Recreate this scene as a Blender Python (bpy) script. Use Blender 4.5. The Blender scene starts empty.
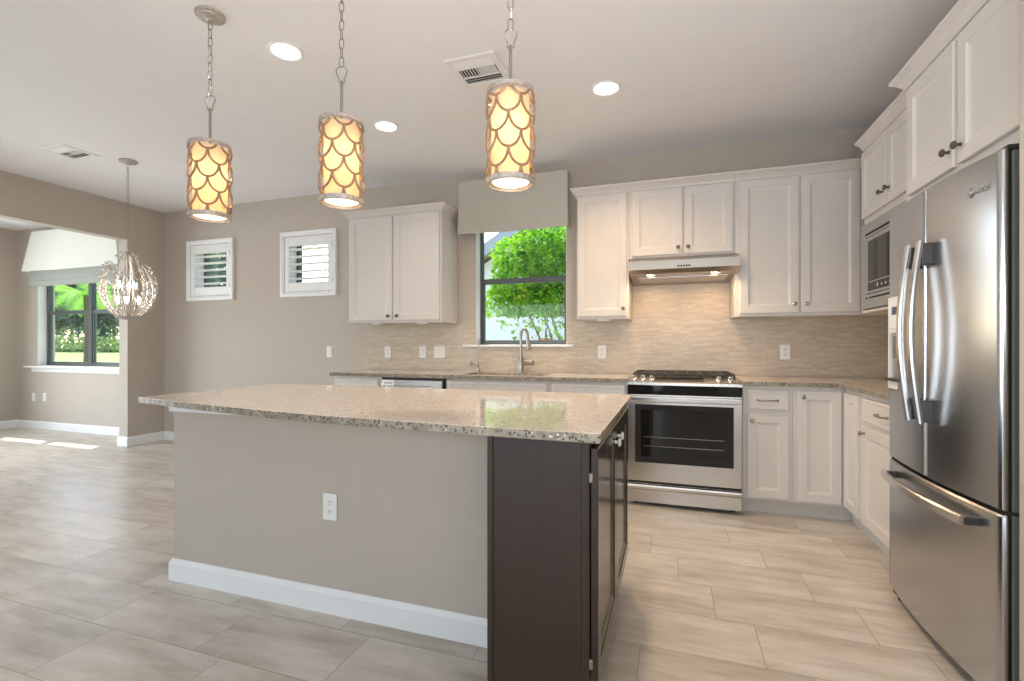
import bpy, bmesh, math, random
import numpy as np
from mathutils import Vector, Matrix

random.seed(7)
C = bpy.context.scene.collection
PI = math.pi

# ------------------------------------------------------------------ camera, world, sun, daylight, exposure
sc = bpy.context.scene
sc.view_settings.view_transform = 'Standard'
sc.view_settings.look = 'None'
sc.view_settings.gamma = 1.0
sc.view_settings.use_curve_mapping = False
sc.view_settings.exposure = 0.05
sc.cycles.diffuse_bounces = 6
sc.cycles.max_bounces = 14
sc.cycles.transparent_max_bounces = 24
sc.cycles.sample_clamp_indirect = 6.0

cam_data = bpy.data.cameras.new('camera')
cam = bpy.data.objects.new('camera', cam_data)
C.objects.link(cam)
cam_data.sensor_width = 36.0
cam_data.lens = 479.18 / 1024 * 36.0
cam_data.shift_y = 5.0 / 1024
cam_data.clip_start = 0.02
cam.location = (0, 0, 1.158)
cam.rotation_euler = (PI / 2, 0, 0.322)
sc.camera = cam

world = bpy.data.worlds.new('sky')
sc.world = world
world.use_nodes = True
wn, wl = world.node_tree.nodes, world.node_tree.links
sky = wn.new('ShaderNodeTexSky')
sky.sky_type = 'NISHITA'
sky.sun_disc = False
sky.sun_elevation = math.radians(47)
sky.sun_rotation = math.radians(-32)
sky.air_density = 1.0
sky.dust_density = 2.0
wl.new(sky.outputs[0], wn['Background'].inputs[0])
wn['Background'].inputs[1].default_value = 0.70


def lamp(name, kind, loc, energy, color=(1, 1, 1), direction=None, **kw):
    d = bpy.data.lights.new(name, kind)
    d.energy = energy
    d.color = color
    for k, v in kw.items():
        setattr(d, k, v)
    o = bpy.data.objects.new(name, d)
    o.location = loc
    if direction is not None:
        o.rotation_euler = Vector(direction).to_track_quat('-Z', 'Y').to_euler()
    C.objects.link(o)
    return o


lamp('sun', 'SUN', (-4, 12, 10), 9.0, (1.0, 0.95, 0.86), (0.42, -0.70, -1.38), angle=0.01)
# daylight through the big glass doors of the living room behind the camera
lamp('daylight_rear_doors', 'AREA', (-3.2, -4.35, 1.25), 62, (0.94, 0.97, 1.0), (0, 1, 0.06),
     shape='RECTANGLE', size=6.0, size_y=2.2)
lamp('bounce_fill', 'AREA', (0.30, -0.35, 1.30), 54, (0.92, 0.96, 1.0), (0.05, 0.62, 1), shape='DISK', size=1.6)  # added fill lamp behind the camera, aimed up to brighten the ceiling
lamp('nook_fill', 'AREA', (-8.70, 1.7, 1.3), 135, (0.88, 0.95, 1.0), (1, 0, 0),  # added fill lamp that brightens the nook from the unseen side
     shape='RECTANGLE', size=2.4, size_y=1.8)

# ------------------------------------------------------------------ materials


def nodes_of(name):
    m = bpy.data.materials.new(name)
    m.use_nodes = True
    n, l = m.node_tree.nodes, m.node_tree.links
    return m, n, l, n['Principled BSDF']


def setin(b, **kw):
    for k, v in kw.items():
        b.inputs[k.replace('_', ' ')].default_value = v


def coords(n, l, scale=(1, 1, 1), out='Object'):
    t = n.new('ShaderNodeTexCoord')
    mp = n.new('ShaderNodeMapping')
    mp.inputs['Scale'].default_value = scale
    l.new(t.outputs[out], mp.inputs['Vector'])
    return mp.outputs['Vector']


def noise(n, l, vec, scale, detail=3, rough=0.5):
    t = n.new('ShaderNodeTexNoise')
    t.inputs['Scale'].default_value = scale
    t.inputs['Detail'].default_value = detail
    t.inputs['Roughness'].default_value = rough
    l.new(vec, t.inputs['Vector'])
    return t.outputs['Fac']


def ramp(n, l, fac, stops, interp='LINEAR'):
    r = n.new('ShaderNodeValToRGB')
    r.color_ramp.interpolation = interp
    e = r.color_ramp.elements
    while len(e) < len(stops):
        e.new(0.5)
    for i, (p, c) in enumerate(stops):
        e[i].position = p
        e[i].color = (*c, 1) if len(c) == 3 else c
    l.new(fac, r.inputs['Fac'])
    return r.outputs['Color']


def bump(n, l, height, b, strength=0.1, dist=0.01):
    bn = n.new('ShaderNodeBump')
    bn.inputs['Strength'].default_value = strength
    bn.inputs['Distance'].default_value = dist
    l.new(height, bn.inputs['Height'])
    l.new(bn.outputs[0], b.inputs['Normal'])


def math_node(n, l, op, a, b=None):
    m = n.new('ShaderNodeMath')
    m.operation = op
    for i, v in enumerate((a, b)):
        if v is None:
            continue
        if isinstance(v, (int, float)):
            m.inputs[i].default_value = v
        else:
            l.new(v, m.inputs[i])
    return m.outputs[0]


def simple(name, col, rough=0.5, metal=0.0, var=0.06, scale=8, stretch=(1, 1, 1), bump_s=0.0, bump_scale=120, **kw):
    m, n, l, b = nodes_of(name)
    setin(b, Roughness=rough, Metallic=metal)
    for k, v in kw.items():
        setin(b, **{k: v})
    v = coords(n, l, stretch)
    lo = tuple(c * (1 - var) for c in col)
    hi = tuple(min(1, c * (1 + var)) for c in col)
    l.new(ramp(n, l, noise(n, l, v, scale), [(0.3, lo), (0.7, hi)]), b.inputs['Base Color'])
    if bump_s:
        bump(n, l, noise(n, l, v, bump_scale, 4), b, bump_s, 0.004)
    return m


def emissive(name, col, strength):
    m, n, l, b = nodes_of(name)
    setin(b, Base_Color=(*col, 1), Roughness=0.6)
    b.inputs['Emission Color'].default_value = (*col, 1)
    b.inputs['Emission Strength'].default_value = strength
    return m


M = {}
M['wall'] = simple('wall_paint_greige', (0.49, 0.435, 0.374), 0.75, var=0.015, bump_s=0.08, bump_scale=180)
M['ceiling'] = simple('ceiling_paint', (0.81, 0.805, 0.82), 0.85, var=0.01, bump_s=0.12, bump_scale=90)
M['white_trim'] = simple('white_trim_paint', (0.82, 0.82, 0.82), 0.4, var=0.01)
M['cabinet'] = simple('white_cabinet_paint', (0.645, 0.608, 0.575), 0.38, var=0.012)
M['toe'] = simple('toe_kick_paint', (0.62, 0.58, 0.54), 0.5, var=0.02)
M['espresso'] = simple('espresso_wood', (0.037, 0.023, 0.0165), 0.17, var=0.04, scale=3, stretch=(14, 14, 1))
M['nickel'] = simple('satin_nickel', (0.36, 0.33, 0.295), 0.3, 1.0, var=0.05)
M['dark_nickel'] = simple('dark_nickel', (0.16, 0.14, 0.125), 0.32, 1.0, var=0.05)
M['chrome'] = simple('chrome', (0.75, 0.75, 0.75), 0.12, 1.0, var=0.02)
M['champagne'] = simple('champagne_metal', (0.36, 0.235, 0.15), 0.42, 0.35, var=0.2, scale=60)
M['silver_leaf'] = simple('silver_leaf', (0.50, 0.45, 0.41), 0.42, 0.5, var=0.25, scale=70, bump_s=0.4, bump_scale=90)
M['black_plastic'] = simple('black_plastic', (0.018, 0.017, 0.017), 0.4, var=0.1)
M['dark_grey'] = simple('dark_grey_plastic', (0.035, 0.032, 0.029), 0.4, var=0.1)
M['grey_side'] = simple('grey_painted_steel', (0.16, 0.16, 0.155), 0.45, var=0.05)
M['black_gap'] = simple('black_recess', (0.006, 0.006, 0.006), 0.7, var=0.1)
M['cast_iron'] = simple('cast_iron', (0.05, 0.047, 0.045), 0.5, 0.3, var=0.2)
M['plate'] = simple('outlet_plastic', (0.80, 0.79, 0.77), 0.35, var=0.01)
M['slot'] = simple('outlet_slots', (0.12, 0.12, 0.12), 0.5, var=0.05)
M['linen'] = simple('linen_fabric', (0.53, 0.505, 0.445), 0.9, var=0.05, scale=160, stretch=(1, 1, 0.3), bump_s=0.2, bump_scale=260)
M['linen_light'] = simple('pale_linen_fabric', (0.70, 0.70, 0.63), 0.9, var=0.04, scale=160, stretch=(1, 1, 0.3), bump_s=0.2, bump_scale=260)
M['shade_grey'] = simple('grey_shade_fabric', (0.36, 0.37, 0.34), 0.9, var=0.05, scale=160, bump_s=0.2, bump_scale=260)
M['vent'] = simple('vent_white_metal', (0.78, 0.77, 0.76), 0.45, var=0.01)
M['duct'] = simple('dark_duct', (0.03, 0.03, 0.03), 0.8, var=0.1)
M['window_frame'] = simple('bronze_window_frame', (0.085, 0.098, 0.104), 0.4, 0.2, var=0.05)
M['label'] = simple('paper_label', (0.82, 0.83, 0.84), 0.6, var=0.01)
M['led'] = emissive('recessed_lens', (1.0, 0.96, 0.9), 9.0)
M['puck'] = emissive('hood_lamp_lens', (1.0, 0.80, 0.52), 14.0)
M['bulb'] = emissive('bulb_glow', (1.0, 0.90, 0.78), 22.0)
M['pendant_diffuser'] = emissive('pendant_diffuser', (1.0, 0.86, 0.66), 1.6)
M['stucco'] = simple('stucco_white', (0.85, 0.83, 0.87), 0.9, var=0.03, bump_s=0.3, bump_scale=60)
M['fascia'] = simple('grey_fascia', (0.36, 0.37, 0.42), 0.6, var=0.05)
M['roof_tile'] = simple('roof_tile', (0.36, 0.30, 0.27), 0.8, var=0.2, scale=14)
M['grass'] = simple('lawn_grass', (0.22, 0.30, 0.09), 0.9, var=0.4, scale=3, bump_s=0.6, bump_scale=40)
M['bark'] = simple('bark', (0.16, 0.11, 0.07), 0.9, var=0.3, scale=20, bump_s=0.5, bump_scale=40)
M['terracotta'] = simple('terracotta', (0.55, 0.16, 0.06), 0.7, var=0.1)
M['soffit'] = simple('soffit_paint', (0.7, 0.69, 0.66), 0.8, var=0.02)
M['icon'] = simple('display_ink', (0.05, 0.07, 0.14), 0.4, var=0.05)
M['logo'] = simple('chrome_lettering', (0.66, 0.66, 0.68), 0.25, 1.0, var=0.03)
M['print'] = simple('grey_ink', (0.25, 0.25, 0.27), 0.6, var=0.05)


def stainless(name, axis, col=(0.56, 0.55, 0.545), rough=0.24):
    """brushed stainless steel, grain along the given axis"""
    m, n, l, b = nodes_of(name)
    setin(b, Metallic=1.0)
    s = [60, 60, 60]
    s[axis] = 1.0
    v = coords(n, l, s)
    f = noise(n, l, v, 1.0, 2)
    l.new(ramp(n, l, f, [(0.3, tuple(c * 0.985 for c in col)), (0.7, tuple(c * 1.01 for c in col))]), b.inputs['Base Color'])
    setin(b, Roughness=rough)
    return m


M['steel_x'] = stainless('brushed_steel_wide', 0, (0.60, 0.585, 0.57), 0.27)
M['steel_y'] = stainless('brushed_steel_deep', 1, (0.56, 0.55, 0.535), 0.27)
M['steel_z'] = stainless('brushed_steel_upright', 2, (0.50, 0.505, 0.52), 0.24)
M['steel_hood'] = stainless('brushed_hood_steel', 0, (0.44, 0.405, 0.365), 0.28)
M['steel_bright'] = stainless('bright_steel', 2, (0.78, 0.78, 0.78), 0.2)

# glass: mostly clear sheet with a fresnel reflection


def sheet_glass(name, tint=(0.97, 0.985, 0.98)):
    m = bpy.data.materials.new(name)
    m.use_nodes = True
    n, l = m.node_tree.nodes, m.node_tree.links
    n.remove(n['Principled BSDF'])
    tr = n.new('ShaderNodeBsdfTransparent')
    tr.inputs[0].default_value = (*tint, 1)
    gl = n.new('ShaderNodeBsdfGlossy')
    gl.inputs['Roughness'].default_value = 0.02
    lw = n.new('ShaderNodeLayerWeight')
    lw.inputs[0].default_value = 0.5
    fac = math_node(n, l, 'ADD', math_node(n, l, 'MULTIPLY', math_node(n, l, 'POWER', lw.outputs['Facing'], 5.0), 0.7), 0.02)
    mx = n.new('ShaderNodeMixShader')
    l.new(fac, mx.inputs[0])
    l.new(tr.outputs[0], mx.inputs[1])
    l.new(gl.outputs[0], mx.inputs[2])
    l.new(mx.outputs[0], n['Material Output'].inputs[0])
    return m


M['glass'] = sheet_glass('window_glass')
m, n, l, b = nodes_of('oven_glass')
setin(b, Base_Color=(0.010, 0.010, 0.010, 1), Roughness=0.05)
v = coords(n, l)
l.new(ramp(n, l, noise(n, l, v, 5), [(0.3, (0.008, 0.008, 0.008)), (0.7, (0.014, 0.013, 0.012))]), b.inputs['Base Color'])
M['oven_glass'] = m
m, n, l, b = nodes_of('crystal')
setin(b, Base_Color=(0.95, 0.93, 0.92, 1), Roughness=0.04, IOR=1.5)
b.inputs['Transmission Weight'].default_value = 0.6
M['crystal'] = m

# lit fabric of the pendant shades: translucent cloth around a bulb
m = bpy.data.materials.new('pendant_fabric')
m.use_nodes = True
n, l = m.node_tree.nodes, m.node_tree.links
n.remove(n['Principled BSDF'])
df = n.new('ShaderNodeBsdfDiffuse')
tl = n.new('ShaderNodeBsdfTranslucent')
v = coords(n, l, (300, 300, 60))
col = ramp(n, l, noise(n, l, v, 1.0), [(0.3, (0.82, 0.70, 0.52)), (0.7, (0.88, 0.77, 0.60))])
l.new(col, df.inputs[0])
l.new(col, tl.inputs[0])
mx = n.new('ShaderNodeMixShader')
mx.inputs[0].default_value = 0.55
l.new(df.outputs[0], mx.inputs[1])
l.new(tl.outputs[0], mx.inputs[2])
l.new(mx.outputs[0], n['Material Output'].inputs[0])
M['pendant_fabric'] = m


def leaf_material(name, c0, c1, c2):
    m = bpy.data.materials.new(name)
    m.use_nodes = True
    n, l = m.node_tree.nodes, m.node_tree.links
    n.remove(n['Principled BSDF'])
    v = coords(n, l)
    col = ramp(n, l, noise(n, l, v, 9, 4, 0.7), [(0.3, c0), (0.5, c1), (0.7, c2)])
    df = n.new('ShaderNodeBsdfDiffuse')
    tl = n.new('ShaderNodeBsdfTranslucent')
    gl = n.new('ShaderNodeBsdfGlossy')
    gl.inputs['Roughness'].default_value = 0.35
    for s in (df, tl):
        l.new(col, s.inputs[0])
    m1 = n.new('ShaderNodeMixShader')
    m1.inputs[0].default_value = 0.5
    l.new(df.outputs[0], m1.inputs[1])
    l.new(tl.outputs[0], m1.inputs[2])
    m2 = n.new('ShaderNodeMixShader')
    m2.inputs[0].default_value = 0.05
    l.new(m1.outputs[0], m2.inputs[1])
    l.new(gl.outputs[0], m2.inputs[2])
    l.new(m2.outputs[0], n['Material Output'].inputs[0])
    return m


M['leaf'] = leaf_material('shrub_leaf', (0.05, 0.20, 0.01), (0.20, 0.50, 0.015), (0.62, 0.78, 0.05))  # darkest tone puts the shade between the leaves into their colour
M['tree_leaf'] = leaf_material('tree_leaf', (0.09, 0.135, 0.10), (0.13, 0.19, 0.145), (0.20, 0.26, 0.19))
M['palm_leaf'] = leaf_material('palm_leaf', (0.16, 0.40, 0.05), (0.25, 0.55, 0.08), (0.42, 0.66, 0.16))
M['ground_leaf'] = leaf_material('hedge_leaf', (0.12, 0.22, 0.06), (0.20, 0.32, 0.10), (0.32, 0.42, 0.16))

# porcelain plank floor: rows 0.2867 m wide along X, joints every 0.585 m stepped by a quarter
m, n, l, b = nodes_of('porcelain_tile_floor')
t = n.new('ShaderNodeTexCoord')
sp = n.new('ShaderNodeSeparateXYZ')
l.new(t.outputs['Object'], sp.inputs[0])
row_f = math_node(n, l, 'DIVIDE', math_node(n, l, 'SUBTRACT', sp.outputs[1], 1.343), 0.2867)
row = math_node(n, l, 'FLOOR', row_f)
fy = math_node(n, l, 'FRACT', row_f)
xs = math_node(n, l, 'DIVIDE', math_node(n, l, 'ADD', math_node(n, l, 'ADD', sp.outputs[0], 2.31), math_node(n, l, 'MULTIPLY', row, 0.146)), 0.585)
colx = math_node(n, l, 'FLOOR', xs)
fx = math_node(n, l, 'FRACT', xs)
gy = math_node(n, l, 'LESS_THAN', math_node(n, l, 'MINIMUM', fy, math_node(n, l, 'SUBTRACT', 1.0, fy)), 0.0062)
gx = math_node(n, l, 'LESS_THAN', math_node(n, l, 'MINIMUM', fx, math_node(n, l, 'SUBTRACT', 1.0, fx)), 0.0028)
grout = math_node(n, l, 'MAXIMUM', gx, gy)
cmb = n.new('ShaderNodeCombineXYZ')
l.new(row, cmb.inputs[0])
l.new(colx, cmb.inputs[1])
wnz = n.new('ShaderNodeTexWhiteNoise')
l.new(cmb.outputs[0], wnz.inputs['Vector'])
off = n.new('ShaderNodeVectorMath')
off.operation = 'MULTIPLY_ADD'
l.new(wnz.outputs['Color'], off.inputs[0])
off.inputs[1].default_value = (13, 13, 13)
mp = n.new('ShaderNodeMapping')
mp.inputs['Scale'].default_value = (1.6, 7.5, 1)
l.new(t.outputs['Object'], mp.inputs['Vector'])
l.new(mp.outputs[0], off.inputs[2])
v1 = noise(n, l, off.outputs[0], 1.5, 6, 0.62)
base = ramp(n, l, v1, [(0.33, (0.43, 0.375, 0.31)), (0.5, (0.56, 0.51, 0.445)), (0.67, (0.66, 0.615, 0.555))])
tone = ramp(n, l, wnz.outputs['Value'], [(0.0, (0.92, 0.92, 0.92)), (1.0, (1.05, 1.05, 1.05))])
mulc = n.new('ShaderNodeMixRGB')
mulc.blend_type = 'MULTIPLY'
mulc.inputs[0].default_value = 1.0
l.new(base, mulc.inputs[1])
l.new(tone, mulc.inputs[2])
mg = n.new('ShaderNodeMixRGB')
l.new(grout, mg.inputs[0])
l.new(mulc.outputs[0], mg.inputs[1])
mg.inputs[2].default_value = (0.30, 0.26, 0.21, 1)
l.new(mg.outputs[0], b.inputs['Base Color'])
l.new(ramp(n, l, v1, [(0.3, (0.30,) * 3), (0.7, (0.40,) * 3)]), b.inputs['Roughness'])
bump(n, l, math_node(n, l, 'SUBTRACT', 1.0, grout), b, 0.25, 0.002)
M['floor'] = m

# speckled granite: polished face paled for its sheen, coarser edge darkened to paint in shade


def granite(name, cols, flecks, dens, scale, rough):
    m, n, l, b = nodes_of(name)
    v = coords(n, l)
    c_base = ramp(n, l, noise(n, l, v, 22, 5, 0.7), [(0.3, cols[0]), (0.5, cols[1]), (0.7, cols[2])])
    vo = n.new('ShaderNodeTexVoronoi')
    vo.inputs['Scale'].default_value = scale
    l.new(v, vo.inputs['Vector'])
    cv = n.new('ShaderNodeSeparateColor')
    l.new(vo.outputs['Color'], cv.inputs[0])
    fleck = math_node(n, l, 'MULTIPLY', math_node(n, l, 'GREATER_THAN', cv.outputs[0], 1 - dens), math_node(n, l, 'LESS_THAN', vo.outputs['Distance'], 0.50))
    fc = ramp(n, l, cv.outputs[1], [(0.0, flecks[0]), (0.45, flecks[1]), (0.7, flecks[2]), (0.9, flecks[3])], 'CONSTANT')
    mx = n.new('ShaderNodeMixRGB')
    l.new(fleck, mx.inputs[0])
    l.new(c_base, mx.inputs[1])
    l.new(fc, mx.inputs[2])
    l.new(mx.outputs[0], b.inputs['Base Color'])
    setin(b, Roughness=rough, IOR=1.62)
    return m


M['granite'] = granite('polished_granite', [(0.60, 0.51, 0.44), (0.68, 0.59, 0.515), (0.74, 0.66, 0.585)],
                       [(0.34, 0.28, 0.23), (0.45, 0.37, 0.30), (0.52, 0.42, 0.32), (0.82, 0.78, 0.73)], 0.16, 120, 0.05)
M['granite_edge_shaded'] = granite('granite_edge_shaded', [(0.16, 0.13, 0.095), (0.26, 0.225, 0.17), (0.38, 0.335, 0.265)],
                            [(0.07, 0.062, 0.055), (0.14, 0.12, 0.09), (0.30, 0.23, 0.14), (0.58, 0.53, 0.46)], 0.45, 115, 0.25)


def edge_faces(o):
    o.data.materials.append(M['granite_edge_shaded'])
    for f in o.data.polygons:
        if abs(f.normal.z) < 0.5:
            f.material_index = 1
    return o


# thin stacked stone mosaic


def mosaic(name, mode):
    m, n, l, b = nodes_of(name)
    t = n.new('ShaderNodeTexCoord')
    sp = n.new('ShaderNodeSeparateXYZ')
    l.new(t.outputs['Object'], sp.inputs[0])
    cb = n.new('ShaderNodeCombineXYZ')
    l.new(sp.outputs[0 if mode == 'x' else 1], cb.inputs[0])
    l.new(sp.outputs[2], cb.inputs[1])
    br = n.new('ShaderNodeTexBrick')
    br.offset = 0.37
    br.squash = 1.35
    br.squash_frequency = 3
    br.inputs['Scale'].default_value = 1.0
    br.inputs['Brick Width'].default_value = 0.088
    br.inputs['Row Height'].default_value = 0.0165
    br.inputs['Mortar Size'].default_value = 0.0011
    br.inputs['Mortar Smooth'].default_value = 0.4
    br.inputs['Color1'].default_value = (0.50, 0.422, 0.335, 1)
    br.inputs['Color2'].default_value = (0.61, 0.53, 0.43, 1)
    br.inputs['Mortar'].default_value = (0.46, 0.39, 0.31, 1)
    l.new(cb.outputs[0], br.inputs['Vector'])
    mp = n.new('ShaderNodeMapping')
    mp.inputs['Scale'].default_value = (14, 60, 1)
    l.new(cb.outputs[0], mp.inputs['Vector'])
    nz = noise(n, l, mp.outputs[0], 1.0, 4)
    mu = n.new('ShaderNodeMixRGB')
    mu.blend_type = 'MULTIPLY'
    mu.inputs[0].default_value = 1.0
    l.new(br.outputs['Color'], mu.inputs[1])
    l.new(ramp(n, l, nz, [(0.3, (0.90, 0.895, 0.89)), (0.7, (1.06, 1.06, 1.06))]), mu.inputs[2])
    l.new(mu.outputs[0], b.inputs['Base Color'])
    setin(b, Roughness=0.33)
    bump(n, l, br.outputs['Fac'], b, -0.3, 0.002)
    return m


M['mosaic_x'] = mosaic('stone_mosaic', 'x')
M['mosaic_y'] = mosaic('stone_mosaic_side', 'y')

# ------------------------------------------------------------------ mesh helpers


class MB:
    """collects shapes given in world coordinates; build() links them as ONE mesh object"""

    def __init__(self):
        self.bm = bmesh.new()

    def quad(self, *pts):
        vs = [self.bm.verts.new(p) for p in pts]
        return self.bm.faces.new(vs)

    def box(self, x0, x1, y0, y1, z0, z1, bev=0.0, seg=1):
        x0, x1 = sorted((x0, x1)); y0, y1 = sorted((y0, y1)); z0, z1 = sorted((z0, z1))
        t = bmesh.new()
        vs = [t.verts.new((x, y, z)) for x in (x0, x1) for y in (y0, y1) for z in (z0, z1)]
        for f in ((0, 1, 3, 2), (4, 6, 7, 5), (0, 4, 5, 1), (2, 3, 7, 6), (0, 2, 6, 4), (1, 5, 7, 3)):
            t.faces.new([vs[i] for i in f])
        if bev:
            bev = min(bev, 0.45 * min(x1 - x0, y1 - y0, z1 - z0))
            bmesh.ops.bevel(t, geom=list(t.edges), offset=bev, segments=seg, affect='EDGES', profile=0.5)
        self.merge(t)
        return self

    def fbox(self, F, a0, a1, b0, b1, c0, c1, bev=0.0, seg=1):
        p, q = F(a0, b0, c0), F(a1, b1, c1)
        return self.box(p[0], q[0], p[1], q[1], p[2], q[2], bev, seg)

    def merge(self, t, mat=None):
        if mat is not None:
            bmesh.ops.transform(t, matrix=mat, verts=t.verts)
        bmesh.ops.recalc_face_normals(t, faces=t.faces)
        me = bpy.data.meshes.new('tmp')
        t.to_mesh(me)
        t.free()
        self.bm.from_mesh(me)
        bpy.data.meshes.remove(me)

    def loft(self, rings, cap=True, closed=False):
        t = bmesh.new()
        vr = [[t.verts.new(p) for p in r] for r in rings]
        k = len(rings[0])
        pairs = list(zip(vr, vr[1:])) + ([(vr[-1], vr[0])] if closed else [])
        for a, b in pairs:
            for i in range(k):
                j = (i + 1) % k
                t.faces.new((a[i], a[j], b[j], b[i]))
        if cap and not closed:
            t.faces.new(vr[0])
            t.faces.new(list(reversed(vr[-1])))
        self.merge(t)
        return self

    def tube(self, pts, r, n=8, closed=False, flat=None):
        """round tube along a polyline; r a number or one per point; flat=(a,b) scales its two cross axes"""
        pts = [Vector(p) for p in pts]
        k = len(pts)
        rr = r if hasattr(r, '__len__') else [r] * k
        rings = []
        nrm = None
        for i, p in enumerate(pts):
            if closed:
                d = (pts[(i + 1) % k] - pts[i - 1])
            else:
                d = pts[min(i + 1, k - 1)] - pts[max(i - 1, 0)]
            d.normalize()
            if nrm is None:
                up = Vector((0, 0, 1)) if abs(d.z) < 0.9 else Vector((1, 0, 0))
                nrm = d.cross(up).normalized()
            else:
                nrm = (nrm - d * nrm.dot(d)).normalized()
            bi = d.cross(nrm)
            fa, fb = flat or (1, 1)
            rings.append([p + (nrm * math.cos(2 * PI * j / n) * fa + bi * math.sin(2 * PI * j / n) * fb) * rr[i] for j in range(n)])
        return self.loft(rings, closed=closed)

    def cyl(self, p0, p1, r, n=16):
        return self.tube([p0, p1], r, n)

    def lathe(self, prof, c, axis=(0, 0, 1), n=24, ring=False):
        """profile [(radius, height along axis)] revolved round axis through c"""
        q = Vector(axis).to_track_quat('Z', 'Y').to_matrix()
        c = Vector(c)
        rings = [[c + q @ Vector((max(r, 1e-4) * math.cos(2 * PI * j / n), max(r, 1e-4) * math.sin(2 * PI * j / n), h)) for j in range(n)] for r, h in prof]
        return self.loft(rings, closed=ring)

    def ball(self, c, r, u=10, v=6, sc=(1, 1, 1)):
        t = bmesh.new()
        bmesh.ops.create_uvsphere(t, u_segments=u, v_segments=v, radius=r)
        self.merge(t, Matrix.Translation(c) @ Matrix.Diagonal((*sc, 1)))
        return self

    def prism(self, pts, z0, z1, bev=0.0):
        """outline in XY raised from z0 to z1"""
        t = bmesh.new()
        a = [t.verts.new((x, y, z0)) for x, y in pts]
        b = [t.verts.new((x, y, z1)) for x, y in pts]
        k = len(pts)
        t.faces.new(a)
        t.faces.new(b)
        for i in range(k):
            t.faces.new((a[i], a[(i + 1) % k], b[(i + 1) % k], b[i]))
        bmesh.ops.recalc_face_normals(t, faces=t.faces)
        if bev:
            es = [e for e in t.edges if abs(e.verts[0].co.z - e.verts[1].co.z) < 1e-6]
            bmesh.ops.bevel(t, geom=es, offset=bev, segments=2, affect='EDGES', profile=0.5)
        self.merge(t)
        return self

    def plate(self, us, vs, solid, w0, w1, mp):
        """slab cut to a grid of cells; cells where solid(u, v) is False are holes with reveals"""
        t = bmesh.new()
        cache = {}

        def V(i, j, w):
            k = (i, j, w)
            if k not in cache:
                cache[k] = t.verts.new(mp(us[i], vs[j], w0 if w == 0 else w1))
            return cache[k]
        nu, nv = len(us) - 1, len(vs) - 1
        S = [[bool(solid((us[i] + us[i + 1]) / 2, (vs[j] + vs[j + 1]) / 2)) for j in range(nv)] for i in range(nu)]
        g = lambda i, j: 0 <= i < nu and 0 <= j < nv and S[i][j]
        for i in range(nu):
            for j in range(nv):
                if not S[i][j]:
                    continue
                t.faces.new((V(i, j, 0), V(i + 1, j, 0), V(i + 1, j + 1, 0), V(i, j + 1, 0)))
                t.faces.new((V(i, j, 1), V(i, j + 1, 1), V(i + 1, j + 1, 1), V(i + 1, j, 1)))
                for di, dj, a, b2 in ((-1, 0, (i, j), (i, j + 1)), (1, 0, (i + 1, j), (i + 1, j + 1)), (0, -1, (i, j), (i + 1, j)), (0, 1, (i, j + 1), (i + 1, j + 1))):
                    if not g(i + di, j + dj):
                        t.faces.new((V(*a, 0), V(*b2, 0), V(*b2, 1), V(*a, 1)))
        self.merge(t)
        return self

    def panel_door(self, F, a0, a1, b0, b1, t=0.02, stile=0.055, slope=0.016, rec=0.009):
        """cabinet door slab with a recessed, moulded centre panel; front at c=t"""
        R = lambda i: [(a0 + i, b0 + i), (a1 - i, b0 + i), (a1 - i, b1 - i), (a0 + i, b1 - i)]
        lev = [(0, 0), (0, t - 0.003), (0.003, t), (stile, t), (stile + 0.003, t - 0.004), (stile + slope, t - rec)]
        self.loft([[F(a, b, c) for a, b in R(i)] for i, c in lev])
        return self

    def build(self, name, mat, parent=None, smooth=None, label=None):
        me = bpy.data.meshes.new(name)
        if parent is not None:
            bmesh.ops.translate(self.bm, verts=self.bm.verts, vec=-origin(parent))
        self.bm.to_mesh(me)
        self.bm.free()
        me.materials.append(M[mat] if isinstance(mat, str) else mat)
        if smooth is not None:
            me.shade_smooth()
            me.set_sharp_from_angle(angle=math.radians(smooth))
        o = bpy.data.objects.new(name, me)
        C.objects.link(o)
        if parent is not None:
            o.parent = parent
        if label:
            o['label'] = label
        return o


def origin(o):
    v = Vector((0, 0, 0))
    while o is not None:
        v = v + Vector(o.location)
        o = o.parent
    return v


def thing(name, label, cat, loc, group=None):
    o = bpy.data.objects.new(name, None)
    o.empty_display_size = 0.1
    C.objects.link(o)
    o.location = loc
    o['label'] = label
    o['category'] = cat
    if group:
        o['group'] = group
    return o


def tag(o, label, cat, group=None):
    o['label'] = label
    o['category'] = cat
    if group:
        o['group'] = group
    return o


def struct(o, label=None):
    o['kind'] = 'structure'
    if label:
        o['label'] = label
    return o


def dup(root, loc, label, group=None):
    r = root.copy()
    C.objects.link(r)
    r.location = loc
    r['label'] = label
    if group:
        r['group'] = group
    for ch in list(root.children):
        c = ch.copy()
        C.objects.link(c)
        c.parent = r
        for g in ch.children:
            d = g.copy()
            C.objects.link(d)
            d.parent = c
    return r


def FY(y):
    return lambda a, b, c: (a, y - c, b)      # a face that looks towards -Y


def FX(x):
    return lambda a, b, c: (x - c, a, b)      # towards -X


def FXP(x):
    return lambda a, b, c: (x + c, a, b)      # towards +X


def FYP(y):
    return lambda a, b, c: (a, y + c, b)      # towards +Y


def normal_of(F):
    return Vector(F(0, 0, 1)) - Vector(F(0, 0, 0))


def knob(F, a, b, c, parent, mat='nickel', r=0.015, k=1.0):
    mb = MB()
    mb.lathe([(q, h * k) for q, h in ((0.006, -0.002), (0.007, 0.0), (0.0055, 0.006), (0.006, 0.014), (r, 0.020), (r, 0.025), (r * 0.7, 0.030), (0.0, 0.031))], F(a, b, c), normal_of(F), 16)
    return mb.build('knob', mat, parent, 40)


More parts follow.
